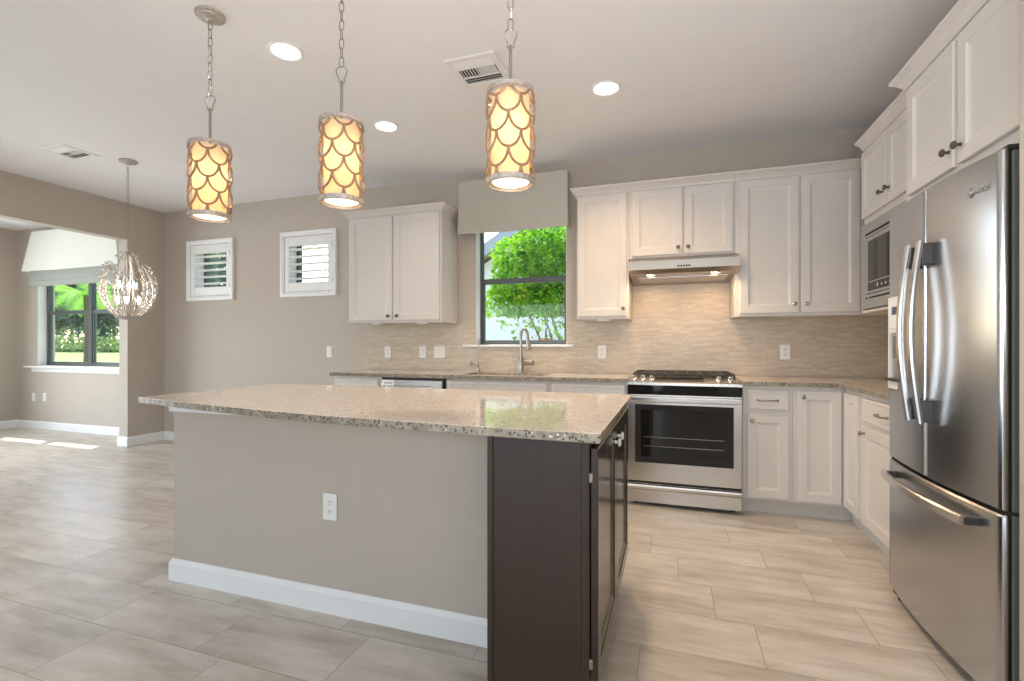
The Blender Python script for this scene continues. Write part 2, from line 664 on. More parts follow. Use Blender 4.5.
def bar_pull(F, a0, a1, b, c, parent, mat='nickel'):
    mb = MB()
    am = (a0 + a1) / 2
    P = lambda t, h: F(a0 + (a1 - a0) * t, b, c + h)
    mb.tube([P(0, -0.002), P(0, 0.018), P(0.08, 0.026), P(0.3, 0.031), P(0.5, 0.032), P(0.7, 0.031), P(0.92, 0.026), P(1, 0.018), P(1, -0.002)], 0.0052, 8)
    for t in (0, 1):
        mb.lathe([(0.009, -0.002), (0.009, 0.004), (0.006, 0.010)], P(t, 0), normal_of(F), 12)
    return mb.build('handle', mat, parent, 40)


def crown_path(mb, path, prof):
    """sweep profile [(out, z)] along a footprint path; outward is to the right of travel"""
    pts = [Vector((x, y)) for x, y in path]
    dirs = [(b - a).normalized() for a, b in zip(pts, pts[1:])]
    nr = [Vector((d.y, -d.x)) for d in dirs]
    rings = []
    for i, p in enumerate(pts):
        if i == 0:
            mdir = nr[0]
        elif i == len(pts) - 1:
            mdir = nr[-1]
        else:
            mdir = (nr[i - 1] + nr[i])
            mdir = mdir / mdir.dot(nr[i])
        rings.append([(p.x + mdir.x * o, p.y + mdir.y * o, z) for o, z in prof])
    mb.loft(rings)


def text_mesh(s, size, loc, cols, mat, parent, name, extrude=0.0012, shear=0.0):
    cu = bpy.data.curves.new(name, 'FONT')
    cu.body = s
    cu.size = size
    cu.extrude = extrude
    cu.shear = shear
    cu.align_x = 'CENTER'
    cu.align_y = 'CENTER'
    t = bpy.data.objects.new(name + '_curve', cu)
    C.objects.link(t)
    bpy.context.view_layer.update()
    dg = bpy.context.evaluated_depsgraph_get()
    me = bpy.data.meshes.new_from_object(t.evaluated_get(dg))
    bpy.data.objects.remove(t)
    mt = Matrix((cols[0], cols[1], cols[2])).transposed().to_4x4()
    me.transform(Matrix.Translation(Vector(loc) - (origin(parent) if parent else Vector())) @ mt)
    me.materials.clear()
    me.materials.append(M[mat])
    o = bpy.data.objects.new(name, me)
    C.objects.link(o)
    if parent:
        o.parent = parent
    return o


TXT_Y = ((1, 0, 0), (0, 0, 1), (0, -1, 0))      # reads on a face towards -Y
TXT_X = ((0, -1, 0), (0, 0, 1), (-1, 0, 0))     # reads on a face towards -X

# ------------------------------------------------------------------ the setting
YB, H, XL, XR = 4.25, 2.794, -5.94, 1.668
XN, YR, XW = -8.85, -4.5, 0.954   # nook left wall, rear wall, right wall of the passage
WT = 0.2

struct(MB().box(XN - 0.2, XR + 0.2, YR - 0.2, YB + WT, -0.15, 0).build('floor', 'floor'))
struct(MB().box(XN - 0.2, XR + 0.2, YR - 0.2, YB + WT, H, H + 0.15).build('ceiling', 'ceiling'))

KW = (-1.782, -0.900, 1.166, 2.42)     # kitchen window opening
S1 = (-5.45, -4.90, 1.775, 2.325)      # shuttered windows
S2 = (-4.04, -3.465, 1.775, 2.325)
NW = (-8.40, -6.56, 0.875, 2.42)       # nook window
holes = [KW, S1, S2, NW]


def solid_back(x, z):
    return not any(a < x < b and c < z < d for a, b, c, d in holes)


xs_ = sorted({XN - 0.2, XR + 0.2, *[h[0] for h in holes], *[h[1] for h in holes]})
zs_ = sorted({0.0, H, *[h[2] for h in holes], *[h[3] for h in holes]})
struct(MB().plate(xs_, zs_, solid_back, YB, YB + WT, lambda u, v, w: (u, w, v)).build('wall_back', 'wall'))

# partition with the wide cased opening to the nook
ys_ = [YR, -0.6, 3.83, YB]
struct(MB().plate(ys_, [0, 2.375, H], lambda y, z: not (-0.6 < y < 3.83 and z < 2.375), XL - 0.14, XL,
                  lambda u, v, w: (w, u, v)).build('wall_left', 'wall'))
# nook outer wall with an added side window that lets in light (outside the frame)
ys_ = [YR - 0.2, 0.4, 3.0, YB + WT]
struct(MB().plate(ys_, [0, 0.35, 2.25, H], lambda y, z: not (0.4 < y < 3.0 and 0.35 < z < 2.25), XN - 0.2, XN,
                  lambda u, v, w: (w, u, v)).build('wall_nook', 'wall'))
# right: wall behind the counter and refrigerator, then the wall end that closes the refrigerator niche
struct(MB().box(XR, XR + 0.2, 1.79, YB, 0, H).build('wall_right', 'wall'))
struct(MB().box(XW, XR + 0.2, YR, 1.79, 0, H, 0.012, 2).build('wall_passage', 'wall'))
# rear wall of the living room with wide glass doors
struct(MB().plate([XN, -6.2, -0.2, XW], [0, 2.4, H], lambda x, z: not (-6.2 < x < -0.2 and z < 2.4), YR - 0.2, YR,
                  lambda u, v, w: (u, w, v)).build('wall_rear', 'wall'))
d = MB()
for x in (-6.17, -4.2, -2.2, -0.23):
    d.box(x - 0.04, x + 0.04, YR - 0.14, YR - 0.06, 0, 2.4, 0.004)
d.box(-6.2, -0.2, YR - 0.14, YR - 0.06, 2.33, 2.4).box(-6.2, -0.2, YR - 0.14, YR - 0.06, 0, 0.06)
d1 = struct(d.build('door_1', 'window_frame'))
g = MB()
for a, b_ in ((-6.13, -4.24), (-4.16, -2.24), (-2.16, -0.27)):
    g.box(a, b_, YR - 0.103, YR - 0.097, 0.06, 2.33)
g.build('pane', 'glass', d1)

# roof overhang outside, which shades the windows
struct(MB().box(XN - 1.5, XR + 1.5, YB + WT, 4.965, 2.70, 2.85).build('roof_overhang', 'soffit'))

# baseboards
BH, BT = 0.105, 0.015


def baseboard(name, path):
    mb = MB()
    crown_path(mb, path, [(0, 0), (BT, 0), (BT, BH - 0.02), (BT * 0.45, BH - 0.006), (BT * 0.3, BH), (0, BH)])
    return struct(mb.build(name, 'white_trim'))


baseboard('baseboard_back', [(-2.96, YB), (XL, YB)][::-1])
baseboard('baseboard_left', [(XL - 0.14, YB - 0.02), (XL - 0.14, 3.83), (XL, 3.83), (XL, YB - BT)])
baseboard('baseboard_nook', [(XN, 3.0), (XN, YB), (XL - 0.14 - BT, YB)])

# backsplash of thin stone strips
bz = 1.372


def solid_bs(x, z):
    if KW[0] < x < KW[1] and z > 1.163:
        return False
    if z > bz:
        return -0.323 < x < 0.445
    return True


struct(MB().plate(sorted({-3.03, KW[0], KW[1], -0.323, 0.445, XR}), sorted({0.915, 1.163, bz, 1.70}), solid_bs, YB - 0.01, YB,
                  lambda u, v, w: (u, w, v)).build('backsplash', 'mosaic_x'),
       'strip mosaic of beige stone behind the counter and range')
struct(MB().box(XR - 0.01, XR, 2.67, YB - 0.01, 0.915, 1.40).build('backsplash_side', 'mosaic_y'))

# ---- windows


def window(name, x0, x1, z0, z1, cols, rail, sill, yf=YB + 0.10, fw=0.035):
    """dark aluminium single-hung window set in the opening: frame, sashes, panes, white sill"""
    f = MB()
    for a in (x0, x1 - fw):
        f.box(a, a + fw, yf, yf + 0.06, z0, z1, 0.003)
    f.box(x0, x1, yf, yf + 0.06, z0, z0 + fw, 0.003).box(x0, x1, yf, yf + 0.06, z1 - fw, z1, 0.003)
    W = struct(f.build(name, 'window_frame'))
    xs2 = [x0 + (x1 - x0) * i / cols for i in range(cols + 1)]
    for a in xs2[1:-1]:
        MB().box(a - 0.035, a + 0.035, yf, yf + 0.06, z0 + fw, z1 - fw, 0.003).build('mullion', 'window_frame', W)
    for i in range(cols):
        a, b2 = xs2[i] + fw, xs2[i + 1] - fw
        if rail is None:
            MB().box(a, b2, yf + 0.022, yf + 0.028, z0 + fw, z1 - fw).build('pane', 'glass', W)
            continue
        s = MB()
        s.box(a, b2, yf + 0.008, yf + 0.05, rail - 0.028, rail + 0.022, 0.003)
        s.box(a, a + 0.02, yf + 0.012, yf + 0.04, z0 + fw, rail - 0.02, 0.002).box(b2 - 0.02, b2, yf + 0.012, yf + 0.04, z0 + fw, rail - 0.02, 0.002)
        s.box(a, b2, yf + 0.012, yf + 0.04, z0 + fw, z0 + fw + 0.018, 0.002)
        s.build('sash', 'window_frame', W)
        p = MB()
        p.box(a + 0.02, b2 - 0.02, yf + 0.022, yf + 0.028, z0 + fw + 0.018, rail - 0.028)
        p.box(a, b2, yf + 0.036, yf + 0.042, rail + 0.022, z1 - fw)
        p.build('pane', 'glass', W)
    if sill:
        sx0, sx1, proj = sill
        s = MB().box(sx0, sx1, YB - proj, YB + 0.10, z0 - 0.022, z0 - 0.001, 0.005, 2)
        if proj > 0.05:
            s.box(sx0 + 0.05, sx1 - 0.05, YB - 0.02, YB, z0 - 0.085, z0 - 0.022, 0.004)
        s.build('sill', 'white_trim', W)
    # bright drywall return lining
    r = MB()
    r.box(x0, x0 + 0.004, YB + 0.002, yf, z0, z1).box(x1 - 0.004, x1, YB + 0.002, yf, z0, z1)
    r.build('reveal', 'white_trim', W)
    return W


window('window_1', *KW, 1, 1.782, (-1.907, -0.823, 0.045), fw=0.024)
window('window_2', *NW, 2, 1.62, (-8.55, -6.40, 0.085), fw=0.04)
window('window_3', *S1, 1, None, None, yf=YB + 0.13)
window('window_4', *S2, 1, None, None, yf=YB + 0.13)
added_side_window = MB()
for y in (0.42, 1.7, 2.98):
    added_side_window.box(XN - 0.15, XN - 0.09, y - 0.03, y + 0.03, 0.35, 2.25, 0.003)
added_side_window.box(XN - 0.15, XN - 0.09, 0.4, 3.0, 0.35, 0.40).box(XN - 0.15, XN - 0.09, 0.4, 3.0, 2.20, 2.25)
struct(added_side_window.build('added_window_5', 'window_frame'))  # unseen window, added only to let more light into the nook


def shutter(x0, x1, z0, z1, label):
    """louvred panel hung in a boxed frame on the wall"""
    y = YB
    t = thing('plantation_shutter', label, 'window shutter', ((x0 + x1) / 2, y, z0), 'small louvred shutters on the back wall')
    f = MB()
    w = 0.055
    F = FY(y)
    Rr = lambda i: [(x0 + i, z0 + i), (x1 - i, z0 + i), (x1 - i, z1 - i), (x0 + i, z1 - i)]
    prof = [(0, 0), (0, 0.022), (0.006, 0.028), (0.03, 0.028), (0.036, 0.022), (0.05, 0.020), (w, 0.014), (w, -0.02), (w + 0.002, -0.02), (w + 0.002, 0)]
    f.loft([[F(a, b, c) for a, b in Rr(i)] for i, c in prof], closed=True)
    f.build('frame', 'white_trim', t)
    px0, px1, pz0, pz1 = x0 + w + 0.004, x1 - w - 0.004, z0 + w + 0.004, z1 - w - 0.004
    st, rl = 0.055, 0.10
    p = MB()
    p.box(px0, px0 + st, y - 0.012, y + 0.016, pz0, pz1, 0.003).box(px1 - st, px1, y - 0.012, y + 0.016, pz0, pz1, 0.003)
    p.box(px0 + st, px1 - st, y - 0.010, y + 0.014, pz0, pz0 + rl, 0.003).box(px0 + st, px1 - st, y - 0.010, y + 0.014, pz1 - rl, pz1, 0.003)
    p.build('panel', 'white_trim', t)
    n_ = 5
    lz0, lz1 = pz0 + rl, pz1 - rl
    for i in range(n_):
        zc = lz0 + (lz1 - lz0) * (i + 0.5) / n_
        ring = [(math.cos(a) * 0.030, math.sin(a) * 0.005) for a in np.linspace(0, 2 * PI, 12, endpoint=False)]
        ca, sa = math.cos(math.radians(-14)), math.sin(math.radians(-14))
        R0 = [(px0 + st + 0.001, y + 0.002 + a * ca - b * sa, zc + a * sa + b * ca) for a, b in ring]
        R1 = [(px1 - st - 0.001, q, r) for _, q, r in R0]
        MB().loft([R0, R1]).build('louver', 'white_trim', t, 40)
    for zz in (z0 + 0.17, z1 - 0.17):
        MB().box(px1 - 0.004, px1 + 0.008, y - 0.03, y - 0.012, zz - 0.03, zz + 0.03, 0.002).build('hinge', 'white_trim', t)
    return t


shutter(-5.54, -4.808, 1.69, 2.41, 'white louvred shutter nearest the corner with the nook wall')
shutter(-4.126, -3.379, 1.69, 2.41, 'white louvred shutter hung next to the double upper cabinet')

# ---- valances and shades


def valance(name, x0t, x1t, x0b, x1b, z0, z1, depth, mat, label, cat, flare=0.03, wave=0.004):
    mb = MB()
    nx = 36
    y_t, y_b = YB - depth, YB - depth - flare
    rows = []
    nz = 8
    for off in (0.0, 0.006):
        for j in range(nz + 1):
            s = j / nz
            a, b2 = x0t + (x0b - x0t) * s, x1t + (x1b - x1t) * s
            yy = y_t + (y_b - y_t) * s + off
            z = z1 + (z0 - z1) * s
            r = [(a + off, YB - 0.002, z)]
            for i in range(nx + 1):
                u = i / nx
                x = a + off + (b2 - a - 2 * off) * u
                dz = -0.012 * s * math.sin(u * PI) * (1 if flare else 0)
                r.append((x, yy + wave * s * math.sin(u * 17 + 1.2) + 0.5 * wave * s * math.sin(u * 41), z + dz))
            r.append((b2 - off, YB - 0.002, z))
            rows.append(r)
    half = nz + 1
    loop = rows[:half] + rows[half:][::-1]
    t = bmesh.new()
    vr = [[t.verts.new(p) for p in r] for r in loop]
    for A, B in list(zip(vr, vr[1:])) + [(vr[-1], vr[0])]:
        for i in range(len(A) - 1):
            t.faces.new((A[i], A[i + 1], B[i + 1], B[i]))
    mb.merge(t)
    # mounting board on top
    mb.box(x0t + 0.008, x1t - 0.008, y_t + 0.008, YB - 0.002, z1 - 0.02, z1 - 0.002)
    return tag(mb.build(name, mat, None, 40), label, cat)


valance('window_valance', -1.905, -0.868, -1.915, -0.862, 2.205, 2.70, 0.115, 'linen', 'plain beige linen valance over the sink window', 'valance', 0.02)
valance('window_valance', -8.26, -6.60, -8.38, -6.47, 2.165, 2.70, 0.14, 'linen_light', 'pale flared fabric valance over the breakfast nook window', 'valance', 0.05)
rs = MB()
prof = [(0.115, 2.20), (0.118, 2.09), (0.135, 2.045), (0.118, 2.03), (0.120, 1.995), (0.130, 1.965), (0.112, 1.958), (0.10, 1.97), (0.10, 2.20)]
rs.loft([[(x, YB - o, z) for o, z in prof] for x in (-8.33, -6.56)])
tag(rs.build('roman_shade', 'shade_grey', None, 40), 'grey folded roman shade drawn up under the pale nook valance', 'window shade')

# ------------------------------------------------------------------ cabinets
DT = 0.02    # door thickness


def door_on(root, F, a0, a1, b0, b1, kn=None, mat='cabinet', kmat='nickel', stile=0.055, name='door'):
    d_ = MB().panel_door(F, a0, a1, b0, b1, DT, stile).build(name, mat, root)
    if kn:
        knob(F, kn[0], kn[1], DT, d_, kmat)
    return d_


def drawer_on(root, F, a0, a1, b0, b1, pull=True, mat='cabinet'):
    mb = MB()
    Rr = lambda i: [(a0 + i, b0 + i), (a1 - i, b0 + i), (a1 - i, b1 - i), (a0 + i, b1 - i)]
    mb.loft([[F(a, b, c) for a, b in Rr(i)] for i, c in [(0, 0), (0, DT - 0.004), (0.008, DT), (0.018, DT), (0.021, DT - 0.003), (0.03, DT - 0.003)]])
    d_ = mb.build('drawer', mat, root)
    if pull:
        am = (a0 + a1) / 2
        bar_pull(F, am - 0.06, am + 0.06, (b0 + b1) / 2, DT - 0.003, d_)
    return d_


CROWN = lambda z0, z1, o=0.05: [(0, z0), (0.006, z0), (0.010, z0 + 0.012), (o * 0.55, z0 + (z1 - z0) * 0.55), (o * 0.9, z1 - 0.014), (o, z1 - 0.010), (o, z1), (0, z1)]

UF = YB - 0.33          # face plane of the back uppers
UZ0, UZ1 = 1.372, 2.388
# left double cabinet
t = thing('wall_cabinet', 'white double door wall cabinet standing alone between shutter and sink window', 'wall cabinet', (-2.47, YB, UZ0))
MB().box(-2.982, -1.976, UF, YB - 0.001, UZ0, UZ1, 0.002).build('body', 'cabinet', t)
F = FY(UF)
door_on(t, F, -2.962, -2.488, UZ0 + 0.022, UZ1 - 0.014, (-2.522, 1.435), kmat='dark_nickel')
door_on(t, F, -2.470, -1.996, UZ0 + 0.022, UZ1 - 0.014, (-2.425, 1.435), kmat='dark_nickel')
mb = MB()
crown_path(mb, [(-2.982, YB - 0.001), (-2.982, UF), (-1.976, UF), (-1.976, YB - 0.001)], CROWN(UZ1 - 0.003, 2.443))
mb.build('crown_molding', 'cabinet', t)

# narrow cabinet right of the window
t = thing('wall_cabinet', 'narrow white single door wall cabinet to the window side of the range hood', 'wall cabinet', (-0.53, YB, UZ0))
MB().box(-0.742, -0.324, UF, YB - 0.001, UZ0, UZ1, 0.002).build('body', 'cabinet', t)
door_on(t, F, -0.728, -0.340, UZ0 + 0.022, UZ1 - 0.014, (-0.366, 1.452), kmat='dark_nickel')
mb = MB()
crown_path(mb, [(-0.742, YB - 0.001), (-0.742, UF), (-0.324, UF)], CROWN(UZ1 - 0.003, 2.443))
mb.build('crown_molding', 'cabinet', t)

# over the hood
t = thing('wall_cabinet', 'short white double door wall cabinet directly above the range hood', 'wall cabinet', (0.06, YB, 1.845))
MB().box(-0.323, 0.444, UF, YB - 0.001, 1.845, UZ1, 0.002).build('body', 'cabinet', t)
door_on(t, F, -0.298, 0.078, 1.862, UZ1 - 0.014, (0.045, 1.912), kmat='dark_nickel')
door_on(t, F, 0.092, 0.430, 1.862, UZ1 - 0.014, (0.118, 1.912), kmat='dark_nickel')
mb = MB()
crown_path(mb, [(-0.323, UF), (0.444, UF)], CROWN(UZ1 - 0.003, 2.443))
mb.build('crown_molding', 'cabinet', t)

# right double
t = thing('wall_cabinet', 'tall white double door wall cabinet between range hood and microwave', 'wall cabinet', (0.86, YB, UZ0))
MB().box(0.445, XR - 0.012, UF, YB - 0.012, UZ0, UZ1, 0.002).build('body', 'cabinet', t)
door_on(t, F, 0.478, 0.864, UZ0 + 0.022, UZ1 - 0.014, (0.832, 1.456), kmat='nickel')
door_on(t, F, 0.877, 1.236, UZ0 + 0.022, UZ1 - 0.014, (0.908, 1.456), kmat='nickel')
mb = MB()
crown_path(mb, [(0.445, UF), (XR - 0.012, UF)], CROWN(UZ1 - 0.003, 2.443))
mb.build('crown_molding', 'cabinet', t)

# microwave cabinet on the right wall (open box below for the microwave)
MX = 1.16
t = thing('wall_cabinet', 'white double door wall cabinet that houses the built-in microwave', 'wall cabinet', (XR, 3.13, 1.365))
b_ = MB()
b_.box(MX, XR - 0.012, 2.83, 3.60, 1.915, 2.40, 0.002)
b_.box(MX, XR - 0.012, 3.58, 3.60, 1.365, 1.915).box(MX, XR - 0.012, 2.70, 2.83, 1.365, 2.40).box(MX - 0.01, XR - 0.012, 2.70, 3.60, 1.362, 1.380, 0.002)
b_.box(XR - 0.03, XR - 0.012, 2.83, 3.58, 1.38, 1.915)
b_.build('body', 'cabinet', t)
F = FX(MX)
door_on(t, F, 3.222, 3.585, 1.955, 2.372, (3.262, 2.035), kmat='dark_nickel')
door_on(t, F, 2.850, 3.208, 1.955, 2.372, (3.175, 2.035), kmat='dark_nickel')
mb = MB()
crown_path(mb, [(XR - 0.012, 3.60), (MX, 3.60), (MX, 2.70)], CROWN(2.395, 2.462, 0.04))
mb.build('crown_molding', 'cabinet', t)

# cabinet over the refrigerator
RX = 1.035
t = thing('wall_cabinet', 'deep white double door cabinet over the refrigerator', 'wall cabinet', (XR, 2.23, 1.79))
b_ = MB().box(RX, XR - 0.001, 1.792, 2.698, 1.795, 2.345, 0.002)
b_.build('body', 'cabinet', t)
F = FX(RX)
door_on(t, F, 2.262, 2.640, 1.838, 2.318, (2.288, 1.903), kmat='dark_nickel')
door_on(t, F, 1.815, 2.234, 1.838, 2.318, (2.208, 1.903), kmat='dark_nickel')
mb = MB()
crown_path(mb, [(XR - 0.001, 2.698), (RX, 2.698), (RX, 1.792)], CROWN(2.345, 2.408, 0.05))
mb.build('crown_molding', 'cabinet', t)

# ---- base cabinets
BF = 3.64      # face plane on the back wall
CT = 0.884     # underside of the worktop


def base_cab(label, x0, x1, doors=(), drawers=(), loc=None):
    t = thing('base_cabinet', label, 'base cabinet', ((x0 + x1) / 2, BF, 0))
    MB().box(x0, x1, BF, YB - 0.012, 0.105, CT - 0.001, 0.0015).build('body', 'cabinet', t)
    MB().box(x0, x1 + (0.054 if x1 > 1 else 0), BF + 0.07, YB - 0.012, 0.0, 0.106).build('toe_kick', 'toe', t)
    F = FY(BF)
    for a0, a1, b0, b1, kn in doors:
        door_on(t, F, a0, a1, b0, b1, kn)
    for a0, a1, b0, b1, pull in drawers:
        drawer_on(t, F, a0, a1, b0, b1, pull)
    return t


base_cab('white base cabinet at the free end of the back counter beside dishwasher', -2.925, -2.425,
         [(-2.90, -2.45, 0.125, 0.69, (-2.49, 0.64))], [(-2.90, -2.45, 0.715, 0.86, True)])
base_cab('white sink base cabinet under the window between dishwasher and drawers', -1.795, -0.905,
         [(-1.775, -1.36, 0.125, 0.69, (-1.39, 0.64)), (-1.345, -0.925, 0.125, 0.69, (-1.31, 0.64))], [(-1.775, -0.925, 0.715, 0.86, False)])
base_cab('white base cabinet on the sink side of the range', -0.904, -0.312,
         [(-0.885, -0.615, 0.125, 0.69, (-0.645, 0.64)), (-0.60, -0.33, 0.125, 0.69, (-0.57, 0.64))], [(-0.885, -0.33, 0.715, 0.86, True)])
base_cab('white base cabinet with one drawer and door, right beside the range', 0.462, 0.766,
         [(0.490, 0.742, 0.122, 0.690, (0.518, 0.648))], [(0.490, 0.742, 0.722, 0.852, True)])
base_cab('white corner base cabinet with full height door under the L-shaped worktop', 0.767, 1.07,
         [(0.794, 1.045, 0.122, 0.856, (0.822, 0.818))])

RF = 1.07      # face plane of the right-hand run


def right_cab(label, y0, y1, doors=(), drawers=(), back=XR - 0.012):
    t = thing('base_cabinet', label, 'base cabinet', (RF, (y0 + y1) / 2, 0))
    MB().box(RF, back, y0, y1, 0.105, CT - 0.001, 0.0015).build('body', 'cabinet', t)
    MB().box(RF + 0.055, back, y0, min(y1 + 0.07, 3.708) if y1 > 3.5 else y1, 0.0, 0.106).build('toe_kick', 'toe', t)
    F = FX(RF)
    for a0, a1, b0, b1, kn in doors:
        door_on(t, F, a0, a1, b0, b1, kn)
    for a0, a1, b0, b1, pull in drawers:
        drawer_on(t, F, a0, a1, b0, b1, pull)
    return t


right_cab('white base cabinet with narrow blank door turned in at the corner', 3.345, 3.638,
          [(3.372, 3.612, 0.122, 0.856, None)])
right_cab('white base cabinet with drawer over door, between corner and refrigerator', 2.69, 3.344,
          [(2.72, 3.292, 0.122, 0.690, (3.255, 0.652))], [(2.72, 3.292, 0.715, 0.852, True)])

# ---- worktops
YF = YB - 0.648
SK = (-1.70, -0.98, 3.70, 4.06)     # sink cut-out
w = MB().plate(sorted({-2.948, SK[0], SK[1], -0.309}), sorted({YF, SK[2], SK[3], YB - 0.011}),
               lambda x, y: not (SK[0] < x < SK[1] and SK[2] < y < SK[3]), CT, 0.914, lambda u, v, q: (u, v, q))
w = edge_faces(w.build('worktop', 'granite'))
tag(w, 'granite worktop with the undermount sink, under the window', 'worktop')
w = MB().prism([(0.456, YF), (1.027, YF), (1.027, 2.682), (XR - 0.011, 2.682), (XR - 0.011, YB - 0.011), (0.456, YB - 0.011)], CT, 0.914, 0.003)
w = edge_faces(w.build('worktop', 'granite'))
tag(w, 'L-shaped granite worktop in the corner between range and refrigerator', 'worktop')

# sink
s = thing('kitchen_sink', 'stainless undermount sink set in the worktop below the window', 'sink', (-1.34, 3.88, 0.70))
mb = MB()
R_ = lambda i, z: [(SK[0] + i, SK[2] + i, z), (SK[1] - i, SK[2] + i, z), (SK[1] - i, SK[3] - i, z), (SK[0] + i, SK[3] - i, z)]
mb.loft([R_(-0.012, CT - 0.0015), R_(-0.012, 0.872), R_(-0.002, 0.872), R_(-0.002, 0.70), R_(0.0, 0.70), R_(0.02, 0.706), R_(0.0, 0.72), R_(0.0, CT - 0.0015)][:4] + [R_(0.01, 0.695), R_(0.012, 0.705), R_(0.004, 0.72), R_(0.004, CT - 0.0015)], cap=False, closed=False)
mb.quad(*R_(0.012, 0.705))
mb.build('basin', 'steel_x', s)
MB().lathe([(0.045, 0.0), (0.045, 0.003), (0.03, 0.001), (0.0, 0.001)], (-1.34, 3.88, 0.7055)).build('drain', 'chrome', s, 40)

# faucets
f = thing('kitchen_faucet', 'tall pull-down kitchen faucet with side lever behind the sink', 'faucet', (-1.29, 4.12, 0.914))
MB().lathe([(0.03, 0.0), (0.03, 0.006), (0.027, 0.012), (0.026, 0.05), (0.025, 0.12), (0.016, 0.14)], (-1.29, 4.12, 0.914)).build('base', 'nickel', f, 40)
pts = [(-1.29, 4.12, 1.03), (-1.29, 4.12, 1.24)]
for a in np.linspace(0, PI, 12):
    pts.append((-1.29 + 0.045 * (1 - math.cos(a)), 4.12 - 0.045 * (1 - math.cos(a)), 1.24 + 0.065 * math.sin(a)))
pts.append((-1.20, 4.03, 1.21))
MB().tube(pts, 0.0125, 12).build('spout', 'nickel', f, 40)
MB().tube([(-1.20, 4.03, 1.225), (-1.19, 4.025, 1.17), (-1.178, 4.018, 1.12)], [0.016, 0.018, 0.021], 12).build('spray_head', 'nickel', f, 40)
MB().tube([(-1.29, 4.12, 1.00), (-1.25, 4.115, 1.006), (-1.19, 4.10, 1.008), (-1.165, 4.095, 1.004)], [0.018, 0.022, 0.024, 0.018], 12).build('lever', 'nickel', f, 40)
f = thing('water_faucet', 'slim gooseneck drinking water faucet at the window corner of the sink', 'faucet', (-1.705, 4.12, 0.914))
MB().lathe([(0.022, 0.0), (0.022, 0.005), (0.014, 0.012), (0.013, 0.06), (0.008, 0.07)], (-1.705, 4.12, 0.914)).build('base', 'nickel', f, 40)
pts = [(-1.705, 4.12, 0.975), (-1.705, 4.12, 1.17)]
for a in np.linspace(0, PI, 10):
    pts.append((-1.705 + 0.028 * (1 - math.cos(a)) * 0.6, 4.12 - 0.04 * (1 - math.cos(a)), 1.17 + 0.04 * math.sin(a)))
MB().tube(pts, 0.006, 10).build('spout', 'nickel', f, 40)
MB().tube([(-1.705, 4.12, 0.965), (-1.745, 4.11, 0.985), (-1.785, 4.10, 0.975)], [0.007, 0.009, 0.006], 10).build('lever', 'nickel', f, 40)
MB().ball((-1.765, 4.105, 1.0), 0.012).build('lever_tip', 'nickel', f, 40)

# dishwasher
t = thing('dishwasher', 'stainless dishwasher with white sticker under the worktop left of the sink', 'dishwasher', (-2.11, 3.62, 0))
MB().box(-2.412, -1.803, 3.645, YB - 0.02, 0.0, CT - 0.004).build('body', 'black_plastic', t)
MB().box(-2.408, -1.822, 3.618, 3.645, 0.11, 0.862, 0.006, 2).build('door', 'steel_x', t)
MB().box(-2.412, -1.803, 3.626, 3.645, 0.863, 0.880).build('control_strip', 'black_plastic', t)
hd = MB().tube([(-2.33, 3.618, 0.80), (-2.33, 3.585, 0.80), (-2.30, 3.578, 0.80), (-1.93, 3.578, 0.80), (-1.90, 3.585, 0.80), (-1.90, 3.618, 0.80)], 0.010, 10).build('handle', 'steel_bright', t, 40)
st = MB().box(-2.400, -2.285, 3.6165, 3.6178, 0.812, 0.858).build('sticker', 'label', t)
p_ = MB()
for i in range(7):
    p_.box(-2.385 + i * 0.012, -2.377 + i * 0.012, 3.6160, 3.6166, 0.826, 0.836 + 0.003 * (i % 3))
p_.build('print', 'print', st)

# ------------------------------------------------------------------ range
t = thing('gas_range', 'stainless slide-in gas range with black oven window', 'range', (0.073, 3.60, 0))
X0, X1 = -0.305, 0.452
MB().box(X0, X1, 3.60, YB - 0.012, 0.03, 0.885, 0.003).build('body', 'grey_side', t)
for x in (X0 + 0.05, X1 - 0.05):
    for y in (3.66, 4.15):
        MB().lathe([(0.02, 0), (0.02, 0.01), (0.012, 0.012), (0.012, 0.035)], (x, y, 0)).build('foot', 'black_plastic', t)
# cooktop with sloped control ledge
mb = MB()
side = [(3.572, 0.874), (3.572, 0.893), (3.595, 0.900), (3.70, 0.921), (YB - 0.012, 0.921), (YB - 0.012, 0.874)]
mb.loft([[(x, y, z) for y, z in side] for x in (X0 - 0.002, X1 + 0.002)])
ct = mb.build('cooktop', 'steel_x', t)
MB().box(X0 + 0.02, X1 - 0.02, 3.715, YB - 0.03, 0.9205, 0.925, 0.002).build('burner_deck', 'black_plastic', t)
MB().loft([[(x, y, z) for y, z in [(3.610, 0.9032), (3.695, 0.9202), (3.695, 0.9220), (3.610, 0.9050)]] for x in (-0.115, 0.215)]).build('touch_display', 'oven_glass', t)
for x in (-0.262, -0.200, -0.140, 0.312, 0.386):
    k = MB().lathe([(0.022, 0), (0.022, 0.006), (0.017, 0.010), (0.016, 0.026), (0.013, 0.029), (0, 0.029)], (x, 3.648, 0.9105), (0, -0.2, 0.98), 18)
    k.build('knob', 'steel_bright', t, 40)
for i, (xa, xb) in enumerate(((X0 + 0.03, -0.055), (-0.05, 0.197), (0.202, X1 - 0.03))):
    g = MB()
    zt = 0.952
    for x in np.linspace(xa, xb, 4):
        g.box(x - 0.005, x + 0.005, 3.73, 4.20, zt - 0.012, zt, 0.002)
    for y in (3.73, 3.88, 3.97, 4.06, 4.20):
        g.box(xa - 0.005, xb + 0.005, y - 0.005, y + 0.005, zt - 0.012, zt, 0.002)
    for x in (xa, xb):
        for y in (3.735, 4.195):
            g.box(x - 0.006, x + 0.006, y - 0.006, y + 0.006, 0.924, zt - 0.01)
    g.build('grate', 'cast_iron', t)
